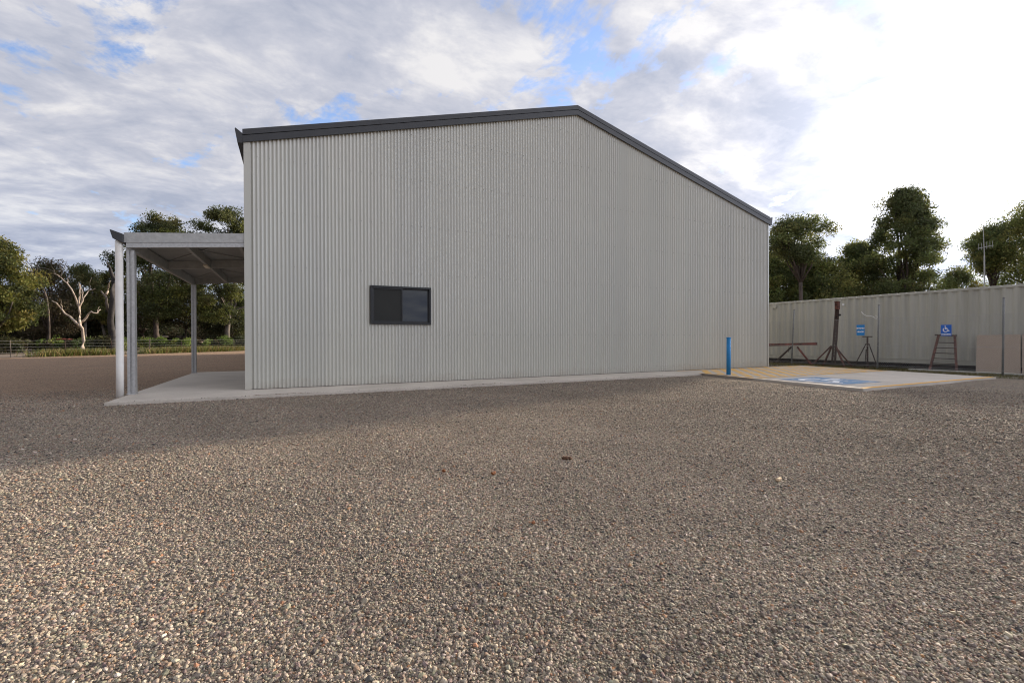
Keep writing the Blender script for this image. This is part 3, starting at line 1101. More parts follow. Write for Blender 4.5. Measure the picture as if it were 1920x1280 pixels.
b.box((CU - 0.006, q.y - 0.04, q.z - 0.04), (CU + 0.008, q.y + 0.04, q.z + 0.04))
b.build('marker_disc', MT['sign_white'], cont)
b = MB()
q = at_u(1453, 574, CU - 0.02)
b.box((CU - 0.05, q.y - 0.09, q.z - 0.09), (CU - 0.0105, q.y + 0.09, q.z + 0.08))
b.build('vent_cover', MT['container'], cont)

# ------------------------------------------------------------------ chain link fence (right)
FU = 19.0
fence = empty('chain_link_fence', (FU, -3, 0), 'chain link fence of thin galvanised posts in front of the shipping container', 'fence')
posts = []
for (bx, by), (tx, ty) in (((1484, 687), (1489, 581)), ((1645, 690), (1648, 572)), ((1880, 700), (1882, 559))):
    pb, pt = at_u(bx, by, FU), at_u(tx, ty, FU)
    pb.z = -0.06
    posts.append((pb, pt))
d = posts[2][0] - posts[1][0]
for k in (1, 2):
    posts.append((posts[2][0] + d * k, posts[2][1] + d * k))
d = posts[0][0] - posts[1][0]
posts.insert(0, (posts[0][0] + d, posts[0][1] + d))
print('posts', [(round(a.y, 2), round(c.z, 2)) for a, c in posts])
for pb, pt in posts:
    b = MB()
    b.tube([pb, pt], 0.026, 10)
    b.tube([pt, pt + Vector((0, 0, 0.03))], [0.032, 0.012], 10)
    b.build('fence_post', MT['galv_post'], fence, smooth=True)
y_lo, y_hi = posts[-1][0].y, posts[0][0].y
ZT = at_u(1760, 593, FU).z
ZM = at_u(1700, 649, FU).z
for z in (ZT, ZM, 0.12):
    b = MB()
    b.tube([(FU - 0.03, y_lo, z), (FU - 0.03, y_hi, z)], 0.004, 5)
    b.build('line_wire', MT['wire'], fence)
b = MB()
sp_ = 0.062
Lz = ZT - 0.06
k = 0
y = y_lo - Lz
while y < y_hi + Lz:
    for s in (1, -1):
        ya, yb = y, y + s * Lz
        za, zb = 0.06, ZT
        # clip to fence length
        def cl(ya, za, yb, zb):
            pts_ = []
            t0, t1 = 0.0, 1.0
            dy = yb - ya
            for lim, sg in ((y_lo, 1), (y_hi, -1)):
                ta = (lim - ya) / dy
                if sg * dy > 0: t0 = max(t0, ta)
                else: t1 = min(t1, ta)
            return (t0, t1)
        t0, t1 = cl(ya, za, yb, zb)
        if t1 - t0 > 0.02:
            A_ = Vector((FU - 0.033 - 0.003 * s, ya + (yb - ya) * t0, za + (zb - za) * t0))
            B_ = Vector((FU - 0.033 - 0.003 * s, ya + (yb - ya) * t1, za + (zb - za) * t1))
            b.tube([A_, B_], 0.0018, 3, cap=False)
    y += sp_
b.build('wire_mesh', MT['wire'], fence)


# ------------------------------------------------------------------ signs on the fence
def text_mesh(txt, size, bold=0.0):
    cu = bpy.data.curves.new('t', 'FONT')
    cu.body = txt
    cu.size = size
    cu.align_x = 'CENTER'
    cu.align_y = 'CENTER'
    cu.extrude = 0.0008
    cu.offset = bold
    o = bpy.data.objects.new('t', cu)
    COL.objects.link(o)
    dg = bpy.context.evaluated_depsgraph_get()
    me = bpy.data.meshes.new_from_object(o.evaluated_get(dg))
    bpy.data.objects.remove(o)
    bpy.data.curves.remove(cu)
    return me


def face_minus_u(me, at_):  # text in xy -> reads from -u side: right = -v, up = z, normal = -u
    me.transform(Matrix(((0, 0, -1, at_[0]), (-1, 0, 0, at_[1]), (0, 1, 0, at_[2]), (0, 0, 0, 1))))
    return me


US = FU - 0.06
q0, q1 = at_u(1606, 609, US), at_u(1621, 628.5, US)
yc, zc = (q0.y + q1.y) / 2, (q0.z + q1.z) / 2
w, h = abs(q0.y - q1.y), abs(q0.z - q1.z)
print('sign1', w, h)
sg = empty('shared_space_sign', (US, yc, 0), 'small blue sign reading SHARED SPACE wired to the chain link fence', 'sign')
b = MB()
b.box((US, yc - w / 2, zc - h / 2), (US + 0.006, yc + w / 2, zc + h / 2))
b.build('sign_panel', MT['sign_blue2'], sg)
for txt, dz in (('SHARED', 0.17), ('SPACE', -0.17)):
    me = text_mesh(txt, w * 0.265, 0.004)
    face_minus_u(me, (US - 0.002, yc, zc + dz * h))
    link_mesh('lettering', me, MT['sign_white'], sg)
q0, q1 = at_u(1764, 609, US), at_u(1784, 629.5, US)
yc, zc = (q0.y + q1.y) / 2, (q0.z + q1.z) / 2
w, h = abs(q0.y - q1.y), abs(q0.z - q1.z)
print('sign2', w, h)
sg = empty('accessible_parking_sign', (US, yc, 0), 'square blue sign with white wheelchair symbol and PARKING on the chain link fence', 'sign')
b = MB()
b.box((US, yc - w / 2, zc - h / 2), (US + 0.006, yc + w / 2, zc + h / 2))
b.build('sign_panel', MT['sign_blue'], sg)
me = text_mesh('PARKING', w * 0.205, 0.003)
link_mesh('lettering', face_minus_u(me, (US - 0.002, yc, zc - 0.36 * h)), MT['sign_white'], sg)
b = MB()
s_ = 0.62 * h
isa(b, -s_ / 2, -s_ / 2, (1, 0), (0, 1), s_, 0.0, 0.11)
b.v = [(US - 0.0015, yc - x, zc + 0.13 * h + y) for x, y, z in b.v]
b.build('wheelchair_symbol', MT['sign_white'], sg, fix=False)

# ------------------------------------------------------------------ steel stuff by the container
TU = 20.4


def P2(px, py, u=TU): return at_u(px, py, u)


def gpt(px, u=TU):  # ground point under a pixel column in plane u
    q = at_u(px, 680, u)
    q.z = float(gz(q.x, q.y))
    return q


tr = empty('steel_trestle', gpt(1490), 'low rust red steel trestle with a long top beam beside the shed corner', 'trestle')
b = MB()
b.obox(P2(1440, 646.5), P2(1531, 644.5), 0.10, 0.11)
b.build('top_beam', MT['rust_red'], tr)
for (a, c, m_) in (((1484, 649), 1449, 'rust_dark'), ((1495, 649), 1524, 'rust_red')):
    for du in (0.0,):
        b = MB()
        g_ = gpt(c)
        g_.x += du
        b.obox(P2(*a) + Vector((du * 0.2, 0, -0.03)), g_ + Vector((0, 0, 0.03)), 0.06, 0.06)
        b.build('leg', MT[m_], tr)
b = MB()
b.tube([P2(1479, 650), P2(1479, 661)], 0.012, 5)
b.build('hanging_chain', MT['rust_dark'], tr)

cl_ = empty('steel_column_stand', gpt(1562), 'tall tapered rusty lattice post on splayed legs leaning before the container', 'stand')
top = P2(1570, 566)
b = MB()
lb, rb_ = P2(1560, 680), P2(1565.5, 680)
lb.z = rb_.z = 0.02
for base, off in ((lb, -0.05), (rb_, 0.05)):
    b.obox(base, top + Vector((0, -off * 0.8, -0.2)), 0.045, 0.06)
for k in range(18):
    t = 0.12 + k * 0.048
    a, c = lb.lerp(top, t), rb_.lerp(top, t + 0.03)
    b.obox(a, c, 0.02, 0.03)
b.build('lattice_shaft', MT['rust_dark'], cl_)
b = MB()
tm = top + Vector((0, 0, -0.30))
b.obox(tm, top, 0.14, 0.11, up=(1, 0, 0))
b.obox(top + Vector((0, 0, 0.0005)), top + Vector((0, 0, 0.02)), 0.17, 0.14, up=(1, 0, 0))
b.build('head_bracket', MT['rust'], cl_)
for a, c, du in (((1559, 648), 1531, -0.45), ((1559, 650), 1537, 0.2), ((1567, 648), 1595, -0.35), ((1567, 651), 1590, 0.35)):
    b = MB()
    g_ = gpt(c)
    g_.x += du
    b.obox(P2(*a), g_ + Vector((0, 0, 0.02)), 0.05, 0.05)
    b.obox(g_ + Vector((0, -0.09, 0.014)), g_ + Vector((0, 0.09, 0.014)), 0.1, 0.02)
    b.build('leg', MT['rust'], cl_)
b = MB()
b.tube([P2(1574, 589), P2(1574.5, 592)], 0.05, 8)
b.tube([P2(1571, 587), P2(1574, 589)], 0.012, 5)
b.build('pulley', MT['bark_char'], cl_)

st = empty('roller_stand', gpt(1629), 'small dark steel stand with a flat T top and splayed legs behind a fence post', 'stand')
b = MB()
b.obox(P2(1618, 631), P2(1635, 631), 0.07, 0.04)
b.build('top_bar', MT['rust_dark'], st)
b = MB()
b.tube([P2(1626.5, 632), gpt(1626.5)], 0.03, 8)
b.tube([P2(1624, 655), gpt(1621)], 0.014, 6)
b.build('centre_post', MT['rust_dark'], st)
for a, c, du in (((1624, 644), 1603, -0.15), ((1629, 644), 1652, -0.15), ((1626, 644), 1614, 0.5)):
    b = MB()
    g_ = gpt(c)
    g_.x += du
    b.tube([P2(*a), g_], 0.018, 6)
    b.build('leg', MT['rust_dark'], st)

LU = 20.9
ld = empty('rusty_ladder_frame', gpt(1768, LU), 'rusty tapered ladder frame with thin rungs leaning against the container', 'ladder')
A0, A1 = gpt(1742, LU), P2(1760, 628, CU - 0.12)
B0, B1 = gpt(1794, LU), P2(1790, 629, CU - 0.12)
for p0, p1 in ((A0, A1), (B0, B1)):
    b = MB()
    b.obox(p0, p1, 0.065, 0.055)
    b.build('stile', MT['rust'], ld)
b = MB()
d_ = (B1 - A1).normalized() * 0.1
b.obox(A1 - d_, B1 + d_ * 0.5, 0.06, 0.05)
b.build('top_bar', MT['rust_dark'], ld)
for t in (0.07, 0.17, 0.25, 0.38, 0.52, 0.66, 0.80):
    b = MB()
    b.tube([A0.lerp(A1, t), B0.lerp(B1, t)], 0.016, 6)
    b.build('rung', MT['rust_dark'], ld)

for (px0, px1, pyt, du, lab) in ((1830, 1914, 628, 0.0, 'wide weathered chipboard sheet leaning on the container between ladder frame and frame edge'),
                                 (1917, 1990, 627, -0.06, 'second chipboard sheet leaning on the container at the right edge of the photo')):
    b = MB()
    a, c = gpt(px0, 21.25 + du), gpt(px1, 21.25 + du)
    ta, tc_ = P2(px0 + (2 if du == 0 else 0), pyt, CU - 0.05 + du * 0.3), P2(px1, pyt - 1, CU - 0.05 + du * 0.3)
    th = Vector((-0.018, 0, 0))
    vs = [a, c, tc_, ta, a + th, c + th, tc_ + th, ta + th]
    b.add(vs, [(0, 1, 2, 3), (7, 6, 5, 4), (0, 4, 5, 1), (1, 5, 6, 2), (2, 6, 7, 3), (3, 7, 4, 0)])
    tag(b.build('chipboard_sheet', MT['chipboard']), lab, 'board', 'chipboard sheets against the container')
b = MB()
a, c = gpt(1705, 20.3), gpt(1975, 20.3)
a.z = c.z = min(a.z, c.z) + 0.065
b.obox(a, c, 0.2, 0.13)
tag(b.build('timber_sleeper', MT['timber_pale'], bevel=0.008), 'long pale timber sleeper lying on the grass below the ladder frame', 'timber')
b = MB()
b.tube([P2(x_, y_, FU - 0.045) for x_, y_ in ((1615, 584), (1619, 589), (1625, 592), (1632, 592), (1638, 594), (1643, 598), (1645, 594), (1641, 591))], 0.008, 5)
tag(b.build('wire_offcut', MT['sign_white']), 'loose pale strand of wire tangled in the chain link by a post', 'wire')

# antenna behind the container
an = empty('antenna_mast', (at(1847, 640, 27).x, at(1847, 640, 27).y, 0), 'thin television antenna mast rising behind the container before the trees', 'antenna')
b = MB()
pb = at(1847, 640, 27)
pb.z = 0
b.tube([pb, at(1845.5, 480, 27)], 0.035, 8)
b.tube([at(1845.5, 480, 27), at(1843.5, 424, 27)], [0.022, 0.012], 6)
b.build('mast', MT['galv_dull'], an)
b = MB()
b.tube([at(1833, 466, 27), at(1862, 460, 27)], 0.016, 6)
for x_ in (1835, 1840, 1850, 1856, 1861):
    yb = 466 - (x_ - 1833) * 0.2
    b.tube([at(x_, yb - 9, 27), at(x_, yb + 4, 27)], 0.009, 5)
b.build('antenna_boom', MT['galv_dull'], an)

# ------------------------------------------------------------------ bits lying on the gravel
for (px, py, L_, wd, hh, ang, mk, name, lab, cat) in (
        (1063, 862, 0.12, 0.06, 0.05, -0.5, 'chip', 'bark_chip', 'dark brown chip of bark lying alone on the gravel near the centre', 'bark'),
        (1460, 902, 0.13, 0.045, 0.04, 0.35, 'chip_pale', 'wood_offcut', 'pale splintered wood offcut lying on the gravel to the right', 'wood'),
        (925, 891, 0.05, 0.045, 0.03, 0.4, 'leaf_orange', 'dead_leaf', 'curled orange brown leaf on the gravel left of the bark chip', 'leaf'),
        (832, 886, 0.04, 0.04, 0.02, 1.1, 'leaf_orange', 'dead_leaf', 'smaller faded orange leaf on gravel, further left of the curled one', 'leaf'),
        (1000, 983, 0.032, 0.028, 0.025, 0.2, 'leaf_orange', 'orange_stone', 'single bright orange stone among the grey gravel below the leaves', 'stone')):
    p = at_g(px, py)
    bz = p.z + 0.012
    b = MB()
    ca, sa = math.cos(ang), math.sin(ang)
    rr = random.Random(px)
    nseg = 7
    for ring in range(nseg):
        t = ring / (nseg - 1) - 0.5
        tap = math.sqrt(max(0.03, 1 - (2 * t) ** 4)) * rr.uniform(0.75, 1.05)
        curl = 0.02 * (2 * t) ** 2 if 'leaf' in name else 0
        for q_ in range(8):
            a_ = 2 * math.pi * q_ / 8
            y_ = math.cos(a_) * wd / 2 * tap * rr.uniform(0.8, 1.1)
            z_ = math.sin(a_) * hh / 2 * tap * rr.uniform(0.8, 1.1)
            x_ = t * L_
            b.v.append((p.x + x_ * ca - y_ * sa, p.y + x_ * sa + y_ * ca, bz + z_ + curl + hh * 0.2))
    for ring in range(nseg - 1):
        for q_ in range(8):
            b.f.append((ring * 8 + q_, ring * 8 + (q_ + 1) % 8, ring * 8 + 8 + (q_ + 1) % 8, ring * 8 + 8 + q_))
            b.m.append(0)
    b.f += [tuple(range(8)), tuple(range((nseg - 1) * 8, nseg * 8))]
    b.m += [0, 0]
    tag(b.build(name, MT[mk]), lab, cat)


# ------------------------------------------------------------------ foliage
def leaf_cloud(name, centers, radii, counts, size, cols, m, parent=None, droop=0.5, flat=0.75, dens_shell=0.55, long=2.2):
    """many small leaf faces in clumps spread through the crown"""
    Cs, Ts, Ss = [], [], []
    cols = np.array(cols)
    for c, r, n in zip(centers, radii, counts):
        d = RNG.normal(0, 1, (n, 3))
        d /= np.linalg.norm(d, axis=1, keepdims=True) + 1e-9
        rad = RNG.uniform(0, 1, n) ** dens_shell
        # ragged: the clump's own radius wanders with direction
        ph = RNG.uniform(0, 6.28, 3)
        wob = 1 + 0.20 * np.sin(3 * d[:, 0] + ph[0]) + 0.18 * np.sin(4 * d[:, 1] + ph[1]) + 0.16 * np.sin(5 * d[:, 2] + ph[2])
        p = np.array(c) + d * (rad * wob)[:, None] * r * np.array([1, 1, flat])
        base = cols[RNG.integers(0, len(cols))] * RNG.uniform(0.8, 1.22)
        t = base * RNG.normal(1, 0.22, (n, 1)).clip(0.45, 1.7) * RNG.normal(1, 0.05, (n, 3))
        Cs.append(p)
        Ts.append(t)
        Ss.append(np.full(n, size) * RNG.uniform(0.6, 1.4, n))
    Cc, T, S = np.concatenate(Cs), np.concatenate(Ts).clip(0.002, 1), np.concatenate(Ss)
    n = len(Cc)
    a = RNG.normal(0, 1, (n, 3))
    a[:, 2] -= droop * 1.5
    a /= np.linalg.norm(a, axis=1, keepdims=True)
    q = RNG.normal(0, 1, (n, 3))
    bvec = np.cross(a, q)
    bvec /= np.linalg.norm(bvec, axis=1, keepdims=True) + 1e-9
    a *= (S * 0.5)[:, None]
    bvec *= (S / long * 0.5)[:, None]
    V = np.stack([Cc - a, Cc + bvec - a * 0.1, Cc + a, Cc - bvec - a * 0.1], 1).reshape(-1, 3)
    me = bpy.data.meshes.new(name)
    me.vertices.add(4 * n)
    me.vertices.foreach_set('co', V.astype(np.float32).ravel())
    me.loops.add(4 * n)
    me.loops.foreach_set('vertex_index', np.arange(4 * n, dtype=np.int32))
    me.polygons.add(n)
    me.polygons.foreach_set('loop_start', np.arange(0, 4 * n, 4, dtype=np.int32))
    me.update(calc_edges=True)
    A = me.attributes.new('tint', 'FLOAT_COLOR', 'POINT')
    T4 = np.repeat(np.concatenate([T, np.ones((n, 1))], 1), 4, 0)
    A.data.foreach_set('color', T4.astype(np.float32).ravel())
    return link_mesh(name, me, m, parent)


GOLD = [(0.165, 0.162, 0.040), (0.130, 0.138, 0.036), (0.080, 0.095, 0.030), (0.185, 0.162, 0.042), (0.062, 0.072, 0.024)]
OLIVE = [(0.102, 0.1104, 0.0384), (0.078, 0.09, 0.036), (0.126, 0.12, 0.0432), (0.06, 0.072, 0.0312)]
DARK = [(0.045, 0.052, 0.024), (0.035, 0.042, 0.020), (0.060, 0.060, 0.026), (0.065, 0.052, 0.028)]
BROWN = [(0.075, 0.058, 0.030), (0.055, 0.046, 0.026), (0.060, 0.062, 0.028), (0.09, 0.065, 0.035)]
GREEN = [(0.13, 0.18, 0.035), (0.10, 0.145, 0.032), (0.17, 0.19, 0.045), (0.07, 0.10, 0.028)]
GUMR = [(0.221, 0.2405, 0.078), (0.1625, 0.1924, 0.0676), (0.2535, 0.247, 0.078), (0.1235, 0.1495, 0.0572)]
GUMD = [(0.1625, 0.1846, 0.065), (0.1235, 0.1456, 0.0546), (0.195, 0.1924, 0.065), (0.104, 0.1196, 0.0494)]
PX = FPX


def tree(cxp, top, wpx, Z, label, cols, name='gum_tree', bottom=None, group=None, n_clump=26, leaves=9000, size=0.24, bark='bark_grey', shape='dome', seed=0, forks=5,
         clump_r=0.17, cat='tree', lean=0.0):
    rr = random.Random(seed * 97 + int(cxp))
    n_clump = int(n_clump * 2.2)
    leaves = int(leaves * 2.5)
    wpx *= 1.16
    size *= 0.72
    clump_r *= 0.82
    p = at(cxp, 640, Z)
    base = Vector((p.x, p.y, 0.0))
    tz = at(cxp, top, Z).z
    wid = wpx * Z / PX
    bz_ = at(cxp, bottom, Z).z if bottom else tz * 0.25
    t = empty(name, base, label, cat, group)
    cz, hz = (tz + bz_) / 2, (tz - bz_) / 2
    ctr, rad = [], []
    tries = 0
    while len(ctr) < n_clump and tries < 4000:
        tries += 1
        x, y = rr.uniform(-1, 1), rr.uniform(-1, 1)
        z = -1 + 2 * (len(ctr) + rr.random()) / n_clump
        tt = (z + 1) / 2
        if shape == 'dome':
            lim = (1 - tt ** 2.6) ** 0.55 * (1 - 0.25 * (1 - tt) ** 3)
        elif shape == 'flat':
            lim = (1 - tt ** 5) ** 0.45 * (1 - 0.3 * (1 - tt) ** 3)
        elif shape == 'cone':
            lim = (1 - tt ** 2.0) ** 0.62
        elif shape == 'top':
            lim = (1 - tt ** 2.6) ** 0.5 * (0.35 + 0.65 * min(1, tt * 1.8))
        else:
            lim = 1.0
        rho = math.hypot(x, y)
        if rho > max(lim, 0.12) or (rho < lim * 0.3 and rr.random() < 0.6): continue
        r_ = clump_r * wid * rr.uniform(0.7, 1.35)
        r_ = min(r_, hz * 0.6)
        xx = x * max(0.05, wid / 2 - r_ * 0.8)
        yy = y * max(0.05, wid / 2 - r_ * 0.8) * 0.85
        zz_ = cz + z * max(0.05, hz - r_ * 0.7)
        ctr.append((base.x + xx + lean * (zz_ / tz), base.y + yy, zz_))
        rad.append(r_)
    tot = sum(r_ ** 2 for r_ in rad)
    cnt = [max(12, int(leaves * r_ ** 2 / tot)) for r_ in rad]
    leaf_cloud('crown', ctr, rad, cnt, size, cols, MT['leaf'], t)
    # trunk and limbs that reach into the clumps
    b = MB()
    r0 = 0.016 * tz * rr.uniform(0.85, 1.2)
    fork = max(0.6, bz_ * rr.uniform(0.6, 0.9) + 0.1 * tz)
    fp = base + Vector((rr.uniform(-.3, .3) + lean * 0.2, rr.uniform(-.3, .3), fork))
    b.tube([base - Vector((0, 0, 0.2)), base + (fp - base) * 0.08, base + (fp - base) * 0.5 + Vector((rr.uniform(-.15, .15), 0, 0)), fp], [r0 * 1.5, r0 * 1.1, r0 * 0.92, r0 * 0.8], 9)
    order = sorted(range(len(ctr)), key=lambda k: -ctr[k][2])
    picks = order[::max(1, len(order) // (forks * 2))]
    for k in picks:
        e = Vector(ctr[k])
        m1 = fp.lerp(e, 0.4) + Vector((rr.uniform(-.4, .4), rr.uniform(-.4, .4), rr.uniform(0, .5)))
        m2 = fp.lerp(e, 0.75) + Vector((rr.uniform(-.3, .3), rr.uniform(-.3, .3), rr.uniform(0, .4)))
        b.tube([fp - Vector((0, 0, 0.1)), m1, m2, e], [r0 * 0.5, r0 * 0.33, r0 * 0.2, r0 * 0.07], 6)
    b.build('trunk', MT[bark], t, smooth=True)
    return t


GL = 'trees beyond the wire fence'
GR = 'trees behind the shipping container'
# left side, nearest the fence outward
tree(-12, 436, 150, 37, 'golden green gum tree with bushy crown at the left edge of the photo', GOLD, bottom=628, group=GL, n_clump=44, leaves=19000, size=0.27, seed=1, clump_r=0.14)
tree(88, 482, 120, 46, 'brownish sparse gum between golden tree and white dead tree', BROWN, bottom=640, group=GL, n_clump=30, leaves=9000, size=0.24, seed=2, bark='bark_dark')
tree(155, 492, 88, 50, 'small round topped green gum right behind the white dead tree', OLIVE, bottom=600, group=GL, n_clump=26, leaves=9000, size=0.24, seed=3)
tree(196, 506, 66, 54, 'pale yellow green gum behind the charred broken trunk', GOLD, bottom=610, group=GL, n_clump=20, leaves=6000, size=0.26, seed=4)
tree(298, 398, 150, 55, 'tall spreading gum showing above the left half of the awning roof', OLIVE + GOLD[1:3], bottom=610, group=GL, n_clump=46, leaves=20000, size=0.32, seed=5, shape='flat', clump_r=0.12, bark='bark_dark')
tree(425, 387, 125, 57, 'tall domed gum showing above the awning roof next to the shed wall', OLIVE + GOLD[1:3], bottom=610, group=GL, n_clump=44, leaves=20000, size=0.32, seed=6, shape='flat', clump_r=0.12, bark='bark_grey')
tree(345, 520, 150, 60, 'dark leafy gum seen under the awning roof between its posts', DARK, bottom=625, group=GL, n_clump=34, leaves=12000, size=0.30, seed=7, bark='bark_dark')
tree(432, 545, 120, 64, 'shadowed gum seen under the awning close to the shed wall', DARK + OLIVE[:1], bottom=640, group=GL, n_clump=28, leaves=10000, size=0.30, seed=8, bark='bark_grey')
tree(272, 520, 120, 66, 'shadowed gum seen just right of the galvanised front post', DARK, bottom=636, group=GL, n_clump=30, leaves=10000, size=0.30, seed=9, bark='bark_dark')
tree(40, 560, 150, 52, 'dark low tree under the golden gum at the left edge', DARK + BROWN, bottom=655, group=GL, n_clump=30, leaves=10000, size=0.27, seed=10, bark='bark_dark')
tree(120, 555, 130, 56, 'dark brown low tree behind the left limb of the white dead tree', BROWN + DARK, bottom=655, group=GL, n_clump=30, leaves=10000, size=0.27, seed=11, bark='bark_dark')
tree(195, 560, 100, 58, 'dark low tree behind the charred broken trunk', DARK, bottom=650, group=GL, n_clump=26, leaves=9000, size=0.27, seed=12, bark='bark_dark')
tree(-75, 470, 180, 44, 'golden gum mostly cut off by the left edge of the photo', GOLD, bottom=650, group=GL, n_clump=30, leaves=9000, size=0.28, seed=13)

# right side
tree(1500, 400, 150, 36, 'open crowned gum rising just right of the shed behind the container', GUMD, bottom=500, group=GR, n_clump=30, leaves=9500, size=0.22, seed=21, shape='top', clump_r=0.13, bark='bark_dark', forks=7)
tree(1455, 465, 110, 40, 'dense gum tucked against the right shed wall behind the container', GUMR, bottom=590, group=GR, n_clump=34, leaves=14000, size=0.26, seed=22)
tree(1535, 478, 130, 39, 'dense low gum under the open crowned one behind the container', GUMR + GUMD, bottom=600, group=GR, n_clump=36, leaves=15000, size=0.26, seed=23)
tree(1608, 448, 100, 41, 'medium gum filling the gap left of the tallest tree', GUMR, bottom=600, group=GR, n_clump=34, leaves=13000, size=0.26, seed=24)
tree(1693, 350, 160, 38, 'tallest dark gum with a tapering dense crown behind the container', GUMD, bottom=600, group=GR, n_clump=62, leaves=26000, size=0.25, seed=25, shape='cone', clump_r=0.115, bark='bark_dark', forks=9)
tree(1660, 520, 120, 44, 'low gum hidden at the foot of the tallest tree', GUMD, bottom=600, group=GR, n_clump=28, leaves=10000, size=0.26, seed=26)
tree(1800, 497, 100, 58, 'low yellowish gum in the gap right of the tallest tree', GUMR + GOLD, bottom=610, group=GR, n_clump=28, leaves=9000, size=0.30, seed=27)
tree(1858, 418, 100, 47, 'rounded gum behind the antenna mast', GUMR, bottom=520, group=GR, n_clump=34, leaves=11000, size=0.26, seed=28, shape='top', bark='bark_dark', forks=7)
tree(1938, 364, 168, 46, 'tall sunlit gum at the right edge of the photo', GUMR + GOLD[1:2], bottom=580, group=GR, n_clump=44, leaves=18000, size=0.27, seed=29)
tree(1868, 530, 120, 52, 'low dark gum behind the foot of the antenna mast', GUMD, bottom=610, group=GR, n_clump=26, leaves=9000, size=0.27, seed=30)


# undergrowth beyond the fence: individual shrubs
def shrub(cxp, top, wpx, Z, label, cols, group, seed, size=0.16, leaves=3500):
    rr = random.Random(seed)
    p = at(cxp, 640, Z)
    base = Vector((p.x, p.y, 0))
    tz = max(0.5, at(cxp, top, Z).z)
    wid = wpx * Z / PX
    t = empty('shrub', base, label, 'shrub', group)
    ctr = [(base.x + rr.uniform(-.5, .5) * wid * 0.8, base.y + rr.uniform(-.4, .4) * wid * 0.5, tz * rr.uniform(0.15, 0.72)) for _ in range(14)]
    rad = [rr.uniform(0.28, 0.42) * min(tz, wid * 0.6) for _ in ctr]
    leaf_cloud('foliage', ctr, rad, [leaves // 14] * 14, size, cols, MT['leaf'], t, flat=0.9)
    b = MB()
    for c in ctr[::2]:
        b.tube([base, base.lerp(Vector(c), 0.5) + Vector((0, 0, 0.05)), c], [0.05, 0.03, 0.012], 5)
    b.build('stem', MT['bark_dark'], t)


GS = 'shrubs along the wire fence'
SH = [(-20, 630, 110, 36, 'dark scrubby bush at the left edge behind the wire fence', DARK),
      (45, 636, 90, 40, 'dull brown bush behind the leftmost fence wires', BROWN),
      (100, 634, 70, 42, 'green bush left of the rusty beam behind the fence', GREEN),
      (165, 628, 80, 42, 'dark green bush at the foot of the white dead tree', DARK + GREEN[3:]),
      (200, 628, 80, 44, 'green bush below the charred broken trunk', GREEN),
      (262, 630, 90, 48, 'bright green bush just right of the galvanised front post', GREEN),
      (318, 632, 90, 50, 'bright green bush left of the rear awning post', GREEN),
      (378, 634, 80, 54, 'brown green bush right of the rear awning post', BROWN + GREEN[:1]),
      (440, 628, 90, 54, 'dark green bush beside the shed wall under the awning', DARK + GREEN[:2]),
      (60, 600, 120, 60, 'tall dark thicket far behind the golden gum', DARK + BROWN),
      (135, 598, 110, 64, 'tall brown thicket far behind the white dead tree', BROWN + DARK),
      (215, 596, 110, 66, 'tall dark thicket far behind the downpipe', DARK),
      (300, 600, 130, 74, 'far dark thicket under the awning left of its rear post', DARK),
      (390, 605, 110, 76, 'far dark thicket under the awning right of its rear post', DARK + BROWN),
      (460, 600, 110, 72, 'far dark thicket meeting the shed wall', DARK),
      (-45, 600, 120, 58, 'tall dark thicket cut by the left edge', DARK)]
for k, (cx_, tp, wp, Z, lab, cols) in enumerate(SH):
    far = Z > 56
    shrub(cx_, tp, wp, Z, lab, cols, GS, 300 + k, size=0.30 if far else 0.17, leaves=8000 if far else 7000)
GS2 = 'shrubs behind the shipping container'
for k, (cx_, tp, wp, Z, lab) in enumerate([(1465, 540, 110, 46, 'dark thicket between shed and container top'), (1560, 535, 130, 47, 'dark thicket behind the lattice post'),
                                           (1640, 530, 120, 48, 'dark thicket behind the SHARED SPACE sign'), (1730, 530, 120, 48, 'dark thicket right of the tallest gum trunk'),
                                           (1815, 540, 120, 60, 'pale thicket in the gap left of the antenna'), (1910, 520, 130, 56, 'dark thicket at the right edge above the container')]):
    shrub(cx_, tp, wp, Z, lab, DARK + GUMR[:2], GS2, 400 + k, size=0.28, leaves=6000)


ctr, rad = [], []
for k in range(190):
    p = at(-260 + k * 5.9, 640, 92 + 6 * math.sin(k * 1.3))
    ctr.append((p.x, p.y, 1.2 + 2.6 * ((k * 0.618) % 1)))
    rad.append(2.0 + 1.1 * ((k * 0.37) % 1))
o = leaf_cloud('far_woodland', ctr, rad, [420] * 190, 0.55, DARK, MT['leaf'])
tag(o, 'dark band of far woodland showing through the trunks on the left', 'woodland', kind='stuff')


# dead trees
def poly_tree(name, label, Z, limbs, m, base_px):
    p = at(base_px, 640, Z)
    t = empty(name, (p.x, p.y, 0), label, 'dead tree')
    for kind, pts, r0, r1, m_ in limbs:
        b = MB()
        rr = random.Random(len(pts) + int(pts[0][0]))
        P = [at(x, y, Z + 0.35 * math.sin(k * 1.9 + pts[-1][0])) for k, (x, y) in enumerate(pts)]
        if kind == 'trunk': P[0].z = -0.2
        # refine with slight crookedness
        Q = [P[0]]
        for k in range(len(P) - 1):
            mid = P[k].lerp(P[k + 1], 0.5) + Vector((rr.uniform(-.08, .08), rr.uniform(-.08, .08), rr.uniform(-.06, .06)))
            Q += [mid, P[k + 1]]
        rad = [r0 + (r1 - r0) * (k / (len(Q) - 1)) for k in range(len(Q))]
        b.tube(Q, [q * 0.62 for q in rad], 8)
        b.build(kind, MT[m_], t, smooth=True)
    return t


